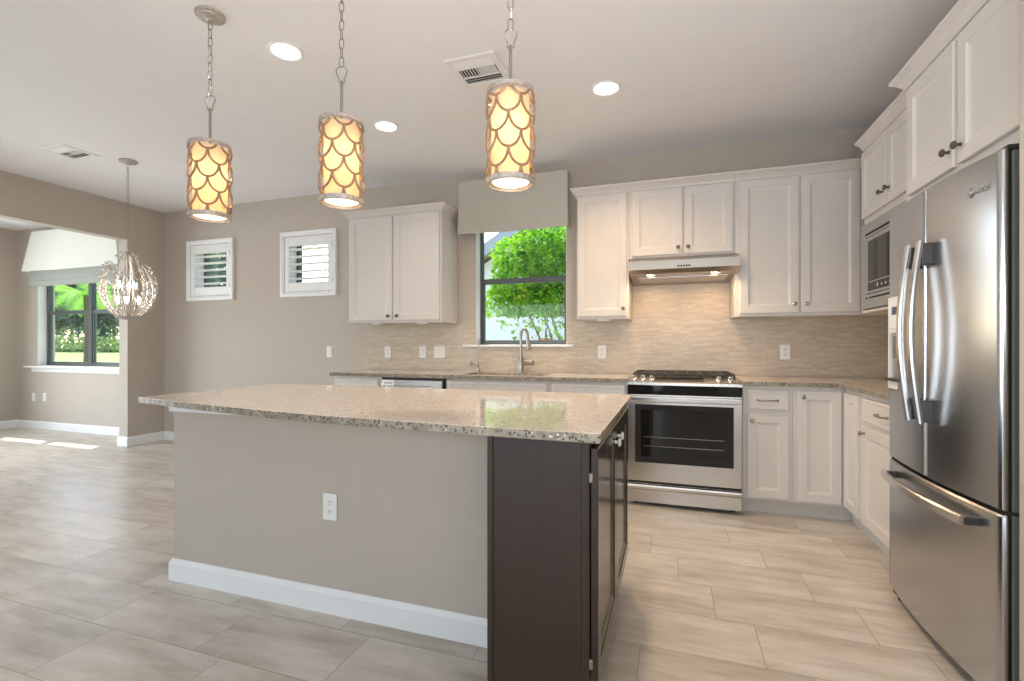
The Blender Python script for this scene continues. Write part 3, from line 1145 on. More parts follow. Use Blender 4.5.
for x, y, r in ((-0.17, 3.82, 0.045), (-0.17, 4.10, 0.036), (0.073, 3.96, 0.05), (0.32, 3.82, 0.036), (0.32, 4.10, 0.045)):
    MB().lathe([(r, 0), (r, 0.008), (r * 0.8, 0.014), (0, 0.016)], (x, y, 0.9245)).build('burner', 'cast_iron', t, 40)
MB().box(X0, X1, 3.585, 3.605, 0.806, 0.8735).build('vent_band', 'oven_glass', t)
# oven door: frame with window
dz0, dz1 = 0.185, 0.805
od = MB()
ow = (X0 + 0.052, X1 - 0.052, 0.318, 0.735)
od.plate([X0 + 0.002, ow[0], ow[1], X1 - 0.002], [dz0, ow[2], ow[3], dz1], lambda a, b: not (ow[0] < a < ow[1] and ow[2] < b < ow[3]), 3.572, 3.60, lambda u, v, q: (u, q, v))
od = od.build('oven_door', 'steel_x', t)
MB().box(ow[0], ow[1], 3.575, 3.599, ow[2], ow[3]).build('oven_window', 'oven_glass', od)
ws = MB()
WR = lambda i, y: [(ow[0] + i, y, ow[2] + i), (ow[1] - i, y, ow[2] + i), (ow[1] - i, y, ow[3] - i), (ow[0] + i, y, ow[3] - i)]
ws.loft([WR(0.0, 3.5745), WR(0.0, 3.5715), WR(0.035, 3.5715), WR(0.04, 3.5745)], closed=True)
ws.build('window_border', 'black_gap', od)
rk = MB()
for z in (0.435, 0.50):
    rk.box(ow[0] + 0.06, ow[1] - 0.06, 3.5735, 3.5752, z, z + 0.004)
rk.build('oven_rack', 'nickel', od)
hb = MB()
hb.box(X0 + 0.005, X1 - 0.005, 3.524, 3.546, 0.757, 0.797, 0.008, 2)
for x in (X0 + 0.03, X1 - 0.03):
    hb.box(x - 0.014, x + 0.014, 3.54, 3.574, 0.762, 0.792, 0.003)
hb.build('handle', 'steel_bright', od)
text_mesh('Whirlpool', 0.028, (0.073, 3.5712, 0.245), TXT_Y, 'logo', od, 'lettering', 0.0006, 0.15)
MB().box(X0 + 0.004, X1 - 0.004, 3.59, 3.603, 0.160, 0.186).build('gap_strip', 'black_gap', t)
dr = MB()
dr.box(X0 + 0.002, X1 - 0.002, 3.576, 3.60, 0.028, 0.166, 0.004)
dr = dr.build('storage_drawer', 'steel_x', t)
lp = MB()
lp.loft([[(x, y, z) for y, z in [(3.577, 0.118), (3.556, 0.134), (3.550, 0.150), (3.556, 0.160), (3.577, 0.164)]] for x in (X0 + 0.004, X1 - 0.004)])
lp.build('handle', 'steel_bright', dr)

# range hood
t = thing('range_hood', 'slim stainless under-cabinet range hood above the gas range', 'range hood', (0.07, YB, 1.67))
HY = 3.735
hx0, hx1 = -0.308, 0.462
mb = MB()
side = [(YB - 0.012, 1.844), (3.90, 1.844), (3.80, 1.806), (HY, 1.790), (HY, 1.728), (3.79, 1.702), (YB - 0.012, 1.668)]
mb.loft([[(x, y, z) for y, z in side] for x in (hx0, hx1)])
mb.build('body', 'steel_hood', t)
bp = MB()
for i, xa in enumerate(np.linspace(0.04, 0.115, 5)):
    bp.box(xa, xa + 0.013, HY - 0.003, HY + 0.002, 1.738, 1.752, 0.001)
bp.build('button_strip', 'black_plastic', t)
for x in (-0.155, 0.305):
    MB().lathe([(0.040, 0.004), (0.040, -0.003), (0.030, -0.004), (0.030, 0.002), (0.0, 0.002)], (x, 3.83, 1.6995), (0, -0.08, 1)).build('lamp_ring', 'steel_bright', t, 40)
    MB().lathe([(0.029, 0.002), (0.029, -0.003), (0.0, -0.004)], (x, 3.83, 1.6985), (0, -0.08, 1)).build('lamp_lens', 'puck', t, 40)
    lamp('hood_lamp', 'SPOT', (x, 3.83, 1.675), 6, (1.0, 0.66, 0.35), (0, 0.12, -1), spot_size=math.radians(174), spot_blend=0.5, shadow_soft_size=0.04)
MB().loft([[(x, y, z) for y, z in [(3.90, 1.6905), (4.18, 1.6760), (4.18, 1.6735), (3.90, 1.6875)]] for x in (-0.25, 0.40)]).build('grease_filter', 'steel_x', t)

# ------------------------------------------------------------------ microwave
t = thing('microwave', 'built-in stainless microwave in the cabinet beside the refrigerator', 'microwave', (MX, 3.2, 1.38))
my0, my1, mz0, mz1 = 2.835, 3.585, 1.385, 1.905
MB().box(MX + 0.004, XR - 0.05, 2.85, 3.55, mz0 + 0.01, mz1 - 0.02).build('body', 'black_plastic', t)
F = FX(MX)
ti = (my0 + 0.075, my1 - 0.085, mz0 + 0.085, mz1 - 0.085)
MB().plate([my0, ti[0], ti[1], my1], [mz0, ti[2], ti[3], mz1], lambda a, b: not (ti[0] < a < ti[1] and ti[2] < b < ti[3]), 0.0, 0.022, lambda u, v, q: (MX - q, u, v)).build('trim_frame', 'steel_y', t)
sl = MB()
sl.fbox(F, ti[0] + 0.01, ti[1] + 0.01, mz1 - 0.072, mz1 - 0.060, 0.021, 0.0232).fbox(F, ti[0] + 0.01, ti[1] - 0.05, mz0 + 0.058, mz0 + 0.068, 0.021, 0.0232)
sl.fbox(F, ti[1] - 0.02, ti[1] + 0.005, mz0 + 0.058, mz0 + 0.068, 0.021, 0.0232)
sl.build('vent_slot', 'black_gap', t)
md = MB().fbox(F, ti[0] + 0.003, ti[1] - 0.003, ti[2] + 0.003, ti[3] - 0.003, 0.0, 0.026, 0.003).build('door', 'steel_y', t)
MB().fbox(F, ti[0] + 0.03, ti[1] - 0.045, ti[2] + 0.075, ti[3] - 0.03, 0.025, 0.028, 0.001).build('window', 'oven_glass', md)
cp = MB().fbox(F, ti[0] + 0.03, ti[1] - 0.045, ti[2] + 0.018, ti[2] + 0.068, 0.025, 0.028, 0.001).build('control_panel', 'black_plastic', md)
ic = MB()
for k in range(7):
    ic.fbox(F, ti[0] + 0.06 + k * 0.055, ti[0] + 0.075 + k * 0.055, ti[2] + 0.036, ti[2] + 0.046, 0.0278, 0.0284)
ic.build('print', 'label', cp)
bt = MB()
bt.lathe([(0.012, 0), (0.012, 0.004), (0, 0.005)], F(ti[1] - 0.20, ti[2] + 0.043, 0.0278), (-1, 0, 0), 14)
bt.build('button', 'steel_bright', cp)

# ------------------------------------------------------------------ refrigerator
fy0, fy1, fyc = 1.862, 2.662, 2.262
t = thing('refrigerator', 'stainless french door refrigerator with bottom freezer drawer', 'refrigerator', (1.3, fyc, 0))


def bow(y):
    return 0.955 - 0.0275 * (1 - ((y - fyc) / 0.40) ** 2)


MB().box(0.985, XR - 0.02, fy0 + 0.004, fy1 - 0.004, 0.035, 1.755, 0.004).build('body', 'grey_side', t)
MB().box(0.972, 0.99, fy0 + 0.01, fy1 - 0.01, 0.05, 1.75).build('gasket', 'black_gap', t)


def curved_door(y0, y1, z0, z1, name, mat):
    """slab whose front follows the bow of the whole refrigerator, with rounded upright edges"""
    n_ = 20
    yy = np.linspace(y0, y1, n_ + 1)
    ring = []
    rd = 0.012
    pts = [(0.972, y0), (bow(y0) + rd, y0), (bow(y0) + rd * 0.3, y0 + rd * 0.3), (bow(y0 + rd), y0 + rd)]
    pts += [(bow(y), y) for y in yy[1:-1] if y0 + rd < y < y1 - rd]
    pts += [(bow(y1 - rd), y1 - rd), (bow(y1) + rd * 0.3, y1 - rd * 0.3), (bow(y1) + rd, y1), (0.972, y1)]
    t_ = bmesh.new()
    mb_ = MB()
    e = 0.006
    cx_, cy_ = 0.965, (y0 + y1) / 2
    lev = [(z0, e), (z0 + e, 0), (z1 - e, 0), (z1, e)]
    mb_.loft([[(x + ins if x < 0.97 else x, y + (ins if y < cy_ else -ins) * 0.5, z) for x, y in pts] for z, ins in lev])
    return mb_.build(name, mat, t, 30)


dl = curved_door(fyc + 0.002, fy1, 0.650, 1.762, 'door', 'steel_z')
drr = curved_door(fy0, fyc - 0.002, 0.650, 1.762, 'door', 'steel_z')
dz = curved_door(fy0, fy1, 0.055, 0.638, 'freezer_drawer', 'steel_z')
MB().box(0.962, 0.985, fy0 + 0.01, fy1 - 0.01, 0.638, 0.650).build('gap_strip', 'black_gap', t)
MB().box(0.968, 1.0, fy0 - 0.0, fy0 + 0.07, 0.639, 0.649, 0.002).build('middle_hinge', 'dark_grey', t)
MB().box(0.975, 1.05, fy0 + 0.01, fy0 + 0.07, 1.757, 1.775, 0.003).build('top_hinge', 'dark_grey', t)
MB().box(0.975, 1.05, fy1 - 0.07, fy1 - 0.01, 1.757, 1.775, 0.003).build('top_hinge', 'dark_grey', t)
for y in (fy0 + 0.06, fy1 - 0.035):
    MB().box(0.968, 1.04, y - 0.03, y + 0.03, 0.018, 0.056, 0.006).lathe([(0.017, 0), (0.017, 0.02)], (0.995, y, 0.0)).build('foot', 'dark_grey', t)
MB().box(0.995, 1.02, fy0 + 0.09, fy1 - 0.07, 0.012, 0.055).build('kick_grille', 'black_plastic', t)


def door_handle(y, parent):
    z0, z1 = 0.862, 1.555
    xs0 = bow(y)
    mb_ = MB()
    rings = []
    for s_ in np.linspace(0, 1, 21):
        z = z0 + (z1 - z0) * s_
        o = 0.042 + 0.030 * math.sin(PI * s_)
        x = xs0 - o
        rings.append([(x, y - 0.012, z), (x, y + 0.012, z), (x + 0.006, y + 0.015, z), (x + 0.016, y + 0.011, z), (x + 0.016, y - 0.011, z), (x + 0.006, y - 0.015, z)])
    mb_.loft(rings)
    h_ = mb_.build('handle', 'steel_bright', parent, 40)
    for z in (z0 + 0.004, z1 - 0.094):
        MB().box(xs0 - 0.034, xs0 + 0.004, y - 0.0125, y + 0.0125, z, z + 0.085, 0.005, 2).build('bracket', 'dark_grey', h_)


door_handle(fyc + 0.047, dl)
door_handle(fyc - 0.047, drr)
mb = MB()
rings = []
for s_ in np.linspace(0, 1, 25):
    y = 1.955 + (2.575 - 1.955) * s_
    x = bow(y) - 0.050 - 0.012 * math.sin(PI * s_)
    z = 0.585
    rings.append([(x, y, z - 0.014), (x, y, z + 0.012), (x + 0.006, y, z + 0.017), (x + 0.018, y, z + 0.013), (x + 0.018, y, z - 0.013), (x + 0.006, y, z - 0.017)])
mb.loft(rings)
h_ = mb.build('handle', 'steel_bright', dz, 40)
for y in (1.967, 2.563):
    MB().box(bow(y) - 0.040, bow(y) + 0.004, y - 0.013, y + 0.013, 0.570, 0.598, 0.005, 2).build('bracket', 'dark_grey', h_)
# ice and water dispenser on the far door
F = FX(0.953)
dp = MB()
q0, q1 = 2.468, 2.628
dp.plate([q0, q0 + 0.014, q1 - 0.014, q1], [0.965, 1.005, 1.215, 1.375], lambda a, b: not (q0 + 0.014 < a < q1 - 0.014 and 1.005 < b < 1.215), -0.004, 0.013, lambda u, v, q: (0.953 - q, u, v))
dp = dp.build('dispenser', 'plate', dl)
MB().fbox(F, q0 + 0.012, q1 - 0.012, 1.235, 1.36, 0.012, 0.0155, 0.002).build('control_panel', 'label', dp)
MB().fbox(F, q0 + 0.055, q1 - 0.045, 1.295, 1.33, 0.0152, 0.0162).build('display', 'icon', dp)
MB().fbox(F, q0 + 0.014, q1 - 0.014, 1.005, 1.215, -0.003, 0.004).build('recess', 'plate', dp)
MB().fbox(F, q0 + 0.05, q1 - 0.05, 1.10, 1.20, 0.004, 0.014, 0.003).build('paddle', 'grey_side', dp)
MB().fbox(F, q0 + 0.012, q1 - 0.012, 1.0, 1.012, 0.0, 0.030, 0.002).build('tray', 'dark_grey', dp)
text_mesh('Whirlpool', 0.036, (bow(2.0) - 0.0008, 2.0, 1.665), ((math.sin(-0.09), -math.cos(-0.09), 0), (0, 0, 1), (-math.cos(-0.09), math.sin(0.09), 0)), 'logo', drr, 'lettering', 0.0012, 0.2)

# ------------------------------------------------------------------ island
WX0, WX1, WY = -2.345, -0.545, 1.724
t = thing('island_half_wall', 'beige painted half wall that carries the island bar overhang', 'half wall', ((WX0 + WX1) / 2, WY, 0))
MB().box(WX0, WX1, WY, 1.845, 0, 0.8855, 0.004).build('wall_body', 'wall', t)
mb = MB()
crown_path(mb, [(WX0, 1.845), (WX0, WY), (WX1, WY)], [(0, 0), (BT, 0), (BT, BH - 0.02), (BT * 0.45, BH - 0.006), (BT * 0.3, BH), (0, BH)])
mb.build('baseboard', 'white_trim', t)
mb = MB()
crown_path(mb, [(WX0, 1.845), (WX0, WY), (WX1, WY)], [(0, 0.832), (0.014, 0.834), (0.014, 0.8855), (0, 0.8855)])
mb.build('support_trim', 'white_trim', t)

IX, IY0, IY1 = -0.226, 1.385, 2.405
t = thing('island_cabinet', 'dark espresso cabinet at the range end of the island', 'island cabinet', (-0.38, 1.9, 0))
MB().box(-0.541, IX, IY0 + 0.004, IY1, 0.10, 0.8855, 0.0015).box(-0.541, IX - 0.05, IY0 + 0.004, IY1, 0.0, 0.10).build('body', 'espresso', t)
pn = MB()
pn.box(-0.541, -0.2275, IY0 - 0.001, IY0 + 0.006, 0, 0.8855, 0.001)
pn.build('end_panel', 'espresso', t)
MB().box(-0.5415, -0.522, IY0 - 0.006, IY0, 0, 0.8855, 0.002).build('corner_stile', 'espresso', t)
MB().box(-0.249, -0.2265, IY0 - 0.006, IY0, 0, 0.8855, 0.002).build('corner_stile', 'espresso', t)
F = FXP(IX + 0.004)
dn = MB().panel_door(F, IY0 + 0.008, 1.886, 0.155, 0.858, DT, 0.06, 0.02, 0.009).build('door', 'espresso', t)
df = MB().panel_door(F, 1.892, 2.395, 0.155, 0.858, DT, 0.06, 0.02, 0.009).build('door', 'espresso', t)
knob(F, 1.832, 0.795, DT, dn, 'plate', 0.016, 0.7)
knob(F, 1.940, 0.80, DT, df, 'plate', 0.016, 0.7)
for z in (0.235, 0.775):
    MB().box(IX - 0.002, IX + 0.010, IY0 - 0.002, IY0 + 0.010, z - 0.014, z + 0.014, 0.002).build('hinge', 'nickel', dn)
# cabinet run on the working side
t = thing('island_cabinet', 'dark espresso cabinet run on the sink side behind the half wall', 'island cabinet', (-1.4, 2.2, 0))
MB().box(WX0 + 0.02, -0.545, 1.847, 2.38, 0.10, 0.8855).box(WX0 + 0.02, -0.545, 1.847, 2.31, 0, 0.10).build('body', 'espresso', t)
F = FYP(2.38)
for i in range(3):
    a = WX0 + 0.04 + i * 0.58
    d_ = MB().panel_door(F, a, a + 0.56, 0.13, 0.86, DT, 0.06).build('door', 'espresso', t)
    knob(F, a + (0.05 if i == 2 else 0.51), 0.78, DT, d_)

# bowed granite island top
ctrl = [(-2.395, 1.592), (-2.0, 1.512), (-1.61, 1.441), (-1.257, 1.388), (-0.759, 1.347), (-0.45, 1.335), (-0.187, 1.330)]


def smooth_curve(P_, k=8):
    out = []
    for i in range(len(P_) - 1):
        p0, p1, p2, p3 = P_[max(i - 1, 0)], P_[i], P_[i + 1], P_[min(i + 2, len(P_) - 1)]
        for s_ in range(k):
            u = s_ / k
            out.append(tuple(0.5 * (2 * b + (c - a) * u + (2 * a - 5 * b + 4 * c - d_) * u * u + (-a + 3 * b - 3 * c + d_) * u ** 3) for a, b, c, d_ in zip(p0, p1, p2, p3)))
    out.append(P_[-1])
    return out


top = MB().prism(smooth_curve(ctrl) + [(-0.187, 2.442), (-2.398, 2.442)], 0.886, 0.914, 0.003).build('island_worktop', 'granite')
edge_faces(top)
tag(top, 'large granite island top with a bowed bar edge', 'worktop')


# ------------------------------------------------------------------ outlets and switches
def wall_plate(F, a, b, label, kind='outlet', gang=1, cat='electrical outlet'):
    p = F(a, b, 0)
    t = thing('electrical_outlet' if kind == 'outlet' else 'light_switch', label, cat, p)
    hw = 0.036 + 0.023 * (gang - 1)
    MB().fbox(F, a - hw, a + hw, b - 0.058, b + 0.058, 0.0005, 0.006, 0.003, 2).build('cover_plate', 'plate', t)
    for g_ in range(gang):
        ac = a + (g_ - (gang - 1) / 2) * 0.046
        if kind == 'outlet':
            s_ = MB()
            for dz_ in (-0.02, 0.02):
                s_.fbox(F, ac - 0.0165, ac + 0.0165, b + dz_ - 0.014, b + dz_ + 0.014, 0.005, 0.0072, 0.002)
            r_ = s_.build('receptacle', 'plate', t)
            q_ = MB()
            for dz_ in (-0.02, 0.02):
                q_.fbox(F, ac - 0.008, ac - 0.005, b + dz_ - 0.002, b + dz_ + 0.007, 0.0068, 0.0076).fbox(F, ac + 0.005, ac + 0.008, b + dz_ - 0.002, b + dz_ + 0.006, 0.0068, 0.0076)
                q_.fbox(F, ac - 0.0025, ac + 0.0025, b + dz_ - 0.011, b + dz_ - 0.006, 0.0068, 0.0076)
            q_.build('slot', 'slot', r_)
        else:
            MB().fbox(F, ac - 0.016, ac + 0.016, b - 0.033, b + 0.033, 0.005, 0.010, 0.003).build('rocker', 'plate', t)
    return t


FW, FB_ = FY(YB), FY(YB - 0.01)
wall_plate(FW, -3.477, 1.09, 'white rocker switch on the bare wall past the counter end', 'switch', 1, 'light switch')
wall_plate(FB_, -2.749, 1.092, 'white outlet on the backsplash nearest the counter end', 'outlet')
wall_plate(FB_, -2.347, 1.093, 'white single outlet on the backsplash beside the double switch plate', 'outlet')
wall_plate(FB_, -2.165, 1.094, 'white double rocker switch plate on the backsplash near the sink window', 'switch', 2, 'light switch')
wall_plate(FB_, -0.582, 1.101, 'white outlet on the backsplash between the sink window and the range', 'outlet')
wall_plate(FB_, 0.841, 1.107, 'white outlet on the warm lit backsplash to the refrigerator side of the range', 'outlet')
wall_plate(FY(WY), -1.405, 0.459, 'white outlet low on the island half wall', 'outlet')
wall_plate(FW, -8.479, 0.436, 'white outlet plate under the nook window, farther from the opening jamb', 'outlet')
wall_plate(FW, -8.238, 0.445, 'white outlet plate under the nook window, nearer the opening jamb', 'outlet')

# under-cabinet puck switches
for (x, lab) in ((-2.70, 'small white light box under the double wall cabinet, shutter side'), (-2.20, 'small white light box under the double wall cabinet, window side'),
                 (-0.53, 'small white light box under the narrow wall cabinet by the range hood')):
    tt = thing('under_cabinet_light', lab, 'under-cabinet light', (x, 3.97, 1.36))
    MB().box(x - 0.05, x + 0.05, 3.945, 4.0, 1.358, 1.372, 0.004).build('housing', 'plate', tt)
    MB().lathe([(0.018, 0.0), (0.018, -0.003), (0.0, -0.004)], (x, 3.972, 1.3585)).build('lens', 'label', tt)


# ------------------------------------------------------------------ ceiling fittings
def recessed(x, y, label, energy, color=(1.0, 0.86, 0.68)):
    t = thing('recessed_light', label, 'ceiling light', (x, y, H), 'recessed ceiling lights')
    MB().lathe([(0.094, 0.0), (0.094, -0.004), (0.086, -0.009), (0.075, -0.006), (0.072, 0.0)], (x, y, H), n=32).build('trim_ring', 'white_trim', t, 40)
    MB().lathe([(0.074, -0.001), (0.070, -0.0045), (0.0, -0.006)], (x, y, H), n=32).build('lens', 'led', t, 40)
    lamp('recessed_lamp', 'SPOT', (x, y, H - 0.03), energy, color, (0, 0, -1), spot_size=math.radians(135), spot_blend=0.7, shadow_soft_size=0.07)
    return t


recessed(-2.035, 2.128, 'recessed ceiling light nearest the hanging pendants, on the nook side', 26)
recessed(-0.397, 3.077, 'recessed ceiling light before the range hood cabinets', 72, (1.0, 0.68, 0.38))
recessed(-0.40, 2.128, 'unseen recessed ceiling light added above the range end of the island', 40, (1.0, 0.80, 0.58))  # added out of view, continuing the grid, to light the right side
recessed(-2.021, 3.091, 'recessed ceiling light in front of the sink window valance', 24)


def air_vent(x0, x1, y0, y1, label, n_):
    t = thing('air_vent', label, 'air vent', ((x0 + x1) / 2, (y0 + y1) / 2, H))
    R2 = lambda i, z: [(x0 + i, y0 + i, z), (x1 - i, y0 + i, z), (x1 - i, y1 - i, z), (x0 + i, y1 - i, z)]
    MB().loft([R2(0, H), R2(0, H - 0.005), R2(0.006, H - 0.009), R2(0.034, H - 0.009), R2(0.038, H - 0.004), R2(0.038, H)], closed=True).build('frame', 'vent', t)
    MB().box(x0 + 0.03, x1 - 0.03, y0 + 0.03, y1 - 0.03, H - 0.0008, H - 0.0002).build('backing', 'duct', t)
    b_ = MB()
    ym = y0 + (y1 - y0) * 0.5
    # three-way register: long blades front and back, short cross blades between
    for k in range(3):
        y = y0 + 0.052 + k * 0.022
        b_.loft([[(x, y - 0.008, H - 0.0015), (x, y + 0.008, H - 0.010), (x, y + 0.009, H - 0.0085), (x, y - 0.007, H - 0.001)] for x in (x0 + 0.038, x1 - 0.038)])
        y = y1 - 0.052 - k * 0.022
        b_.loft([[(x, y + 0.008, H - 0.0015), (x, y - 0.008, H - 0.010), (x, y - 0.009, H - 0.0085), (x, y + 0.007, H - 0.001)] for x in (x0 + 0.038, x1 - 0.038)])
    ya, yb_ = y0 + 0.112, y1 - 0.112
    for k in range(n_):
        x = x0 + 0.052 + (x1 - x0 - 0.104) * k / (n_ - 1)
        s_ = 1 if k < n_ / 2 else -1
        b_.loft([[(x - 0.006 * s_, y, H - 0.0015), (x + 0.006 * s_, y, H - 0.010), (x + 0.007 * s_, y, H - 0.009), (x - 0.005 * s_, y, H - 0.001)] for y in (ya, yb_)])
    b_.box(x0 + 0.038, x1 - 0.038, ya - 0.004, ya, H - 0.010, H - 0.001).box(x0 + 0.038, x1 - 0.038, yb_, yb_ + 0.004, H - 0.010, H - 0.001)
    b_.build('louver_blades', 'vent', t)
    return t


air_vent(-1.245, -0.935, 2.485, 2.795, 'square white ceiling air vent next to the front pendant', 12)
air_vent(-4.98, -4.68, 2.53, 2.80, 'square white ceiling air vent near the crystal chandelier', 12)


def chain(mb, x, y, z0, z1, length=0.050, width=0.024, wire=0.0019, pitch=0.0405):
    n_ = max(2, int(round((z1 - z0 - (length - pitch)) / pitch)))
    p_ = (z1 - z0 - length) / (n_ - 1)
    for i in range(n_):
        zc = z1 - length / 2 - i * p_
        pts = []
        hw, hl = width / 2 - wire, length / 2 - wire
        for a in np.linspace(-PI / 2, PI / 2, 6):
            pts.append((hw * math.sin(a), (hl - hw) + hw * math.cos(a)))
        for a in np.linspace(PI / 2, 3 * PI / 2, 6):
            pts.append((hw * math.sin(a), -(hl - hw) + hw * math.cos(a)))
        ang = 0.3 if i % 2 == 0 else 0.3 + PI / 2
        mb.tube([(x + u * math.cos(ang), y + u * math.sin(ang), zc + v_) for u, v_ in pts], wire, 6, closed=True)
    return mb


def pendant(x, y, label):
    t = thing('pendant_light', label, 'pendant light', (x, y, H), 'pendant lights over the island')
    MB().lathe([(0.066, 0.0), (0.068, -0.006), (0.066, -0.012), (0.055, -0.014), (0.052, -0.019), (0.030, -0.022), (0.016, -0.026), (0.010, -0.034), (0, -0.035)], (x, y, H), n=32).build('canopy', 'silver_leaf', t, 40)
    zt, zb = 2.148, 1.785
    loop_top = 2.396
    c_ = MB()
    chain(c_, x, y, loop_top - 0.008, H - 0.030, wire=0.0024)
    c_.build('chain', 'nickel', t, 40)
    lp_ = MB()
    P1 = [(-0.004, 2.318), (-0.014, 2.325), (-0.012, 2.340), (-0.022, 2.362), (-0.025, 2.376), (-0.016, 2.390), (0, 2.395), (0.016, 2.390), (0.025, 2.376), (0.022, 2.362), (0.012, 2.340), (0.014, 2.325), (0.004, 2.318)]
    lp_.tube([(x + a * 0.95, y + a * 0.31, z) for a, z in P1], 0.0026, 8)
    lp_.build('loop', 'nickel', t, 40)
    MB().cyl((x, y, zt - 0.02), (x, y, 2.330), 0.0065, 12).build('rod', 'nickel', t, 40)
    Ro, Ri = 0.092, 0.074
    # lattice of fish-scale loops between two rings
    for nm, za, zb_ in (('top_ring', zt - 0.014, zt), ('bottom_ring', zb, zb + 0.020)):
        fr = MB().lathe([(Ro + 0.003, za), (Ro + 0.003, zb_), (Ro - 0.009, zb_), (Ro - 0.009, za)], (x, y, 0), n=40, ring=True)
        if nm == 'top_ring':
            for a in (0.4, 0.4 + PI / 2):
                fr.tube([(x + (Ro - 0.004) * math.cos(a) * s_, y + (Ro - 0.004) * math.sin(a) * s_, zt - 0.007) for s_ in (-1, 0, 1)], 0.004, 6)
        fr.build(nm, 'silver_leaf', t, 40)
    la = MB()
    NS = 6
    half = PI / NS
    pitch = 0.0665
    z_lo, z_hi = zb + 0.018, zt - 0.012
    rows = 6
    for r_ in range(-1, rows):
        zbot = z_hi - 0.036 - r_ * pitch
        for k in range(NS):
            th = 2 * half * (k + (0.5 if r_ % 2 else 0.0)) + 0.24
            pts = []
            for s_ in np.linspace(-1, 1, 15):
                u = math.sin(s_ * PI / 2)
                z = zbot + pitch * 1.02 * (1 - math.sqrt(max(0, 1 - u * u)) ** 1.0)
                pts.append((th + half * u * 0.985, z))
            seg = [(x + Ro * math.cos(a), y + Ro * math.sin(a), z) for a, z in pts if z_lo <= z <= z_hi]
            # split where the arc leaves the shade
            run = []
            for a, z in pts:
                if z_lo <= z <= z_hi:
                    run.append((x + Ro * math.cos(a), y + Ro * math.sin(a), z))
                else:
                    if len(run) > 1:
                        la.tube(run, 0.0052, 6)
                    run = []
            if len(run) > 1:
                la.tube(run, 0.0052, 6)
    la.build('lattice', 'champagne', t, 40)
    sh = MB()
    sh.lathe([(Ri, zb + 0.012), (Ri, zt - 0.018), (Ri - 0.0015, zt - 0.018), (Ri - 0.0015, zb + 0.012)], (x, y, 0), n=40, ring=True)
    sh.build('shade', 'pendant_fabric', t, 40)
    MB().lathe([(Ri - 0.002, 0.004), (Ri - 0.002, 0.0), (0, -0.001)], (x, y, zb + 0.010), n=32).build('diffuser', 'pendant_diffuser', t, 40)
    MB().lathe([(0.012, 0.09), (0.014, 0.06), (0.026, 0.03), (0.028, 0.0), (0.018, -0.022), (0, -0.028)], (x, y, 1.985), n=16).build('bulb', 'bulb', t, 40)
    lamp('pendant_lamp', 'POINT', (x, y, 1.93), 0.85, (1.0, 0.82, 0.52), shadow_soft_size=0.03)
    return t


PY = 1.775
p1 = pendant(-2.165, PY, 'drum pendant with scalloped metal lattice, nearest the nook chandelier')
group_p = 'pendant lights over the island'
for x, lab in ((-1.388, 'drum pendant with scalloped metal lattice, the middle one of three over the island'),
               (-0.598, 'drum pendant with scalloped metal lattice, next to the ceiling vent and sink window')):
    dup(p1, (x, PY, H), lab, group_p)
    lamp('pendant_lamp', 'POINT', (x, PY, 1.93), 0.85, (1.0, 0.82, 0.52), shadow_soft_size=0.03)

# chandelier
cx, cy = -4.575, 2.953
t = thing('chandelier', 'round crystal twig chandelier hanging before the nook opening', 'chandelier', (cx, cy, H))
MB().lathe([(0.066, 0.0), (0.070, -0.006), (0.066, -0.014), (0.04, -0.022), (0.015, -0.03), (0, -0.031)], (cx, cy, H), n=32).build('canopy', 'silver_leaf', t, 40)
chain(MB(), cx, cy, 1.86, H - 0.026, 0.046, 0.022, 0.0022, 0.037).build('chain', 'nickel', t, 40)
MB().tube([(cx, cy, 1.40), (cx, cy, 1.70), (cx, cy, 1.865)], [0.010, 0.007, 0.006], 10).build('stem', 'nickel', t, 40)
MB().lathe([(0.0, 1.384), (0.05, 1.388), (0.085, 1.402), (0.095, 1.418), (0.088, 1.418), (0.05, 1.398), (0, 1.396)], (cx, cy, 0), n=28).build('dish', 'silver_leaf', t, 40)
rng = random.Random(3)
beads = MB()
NB = 34
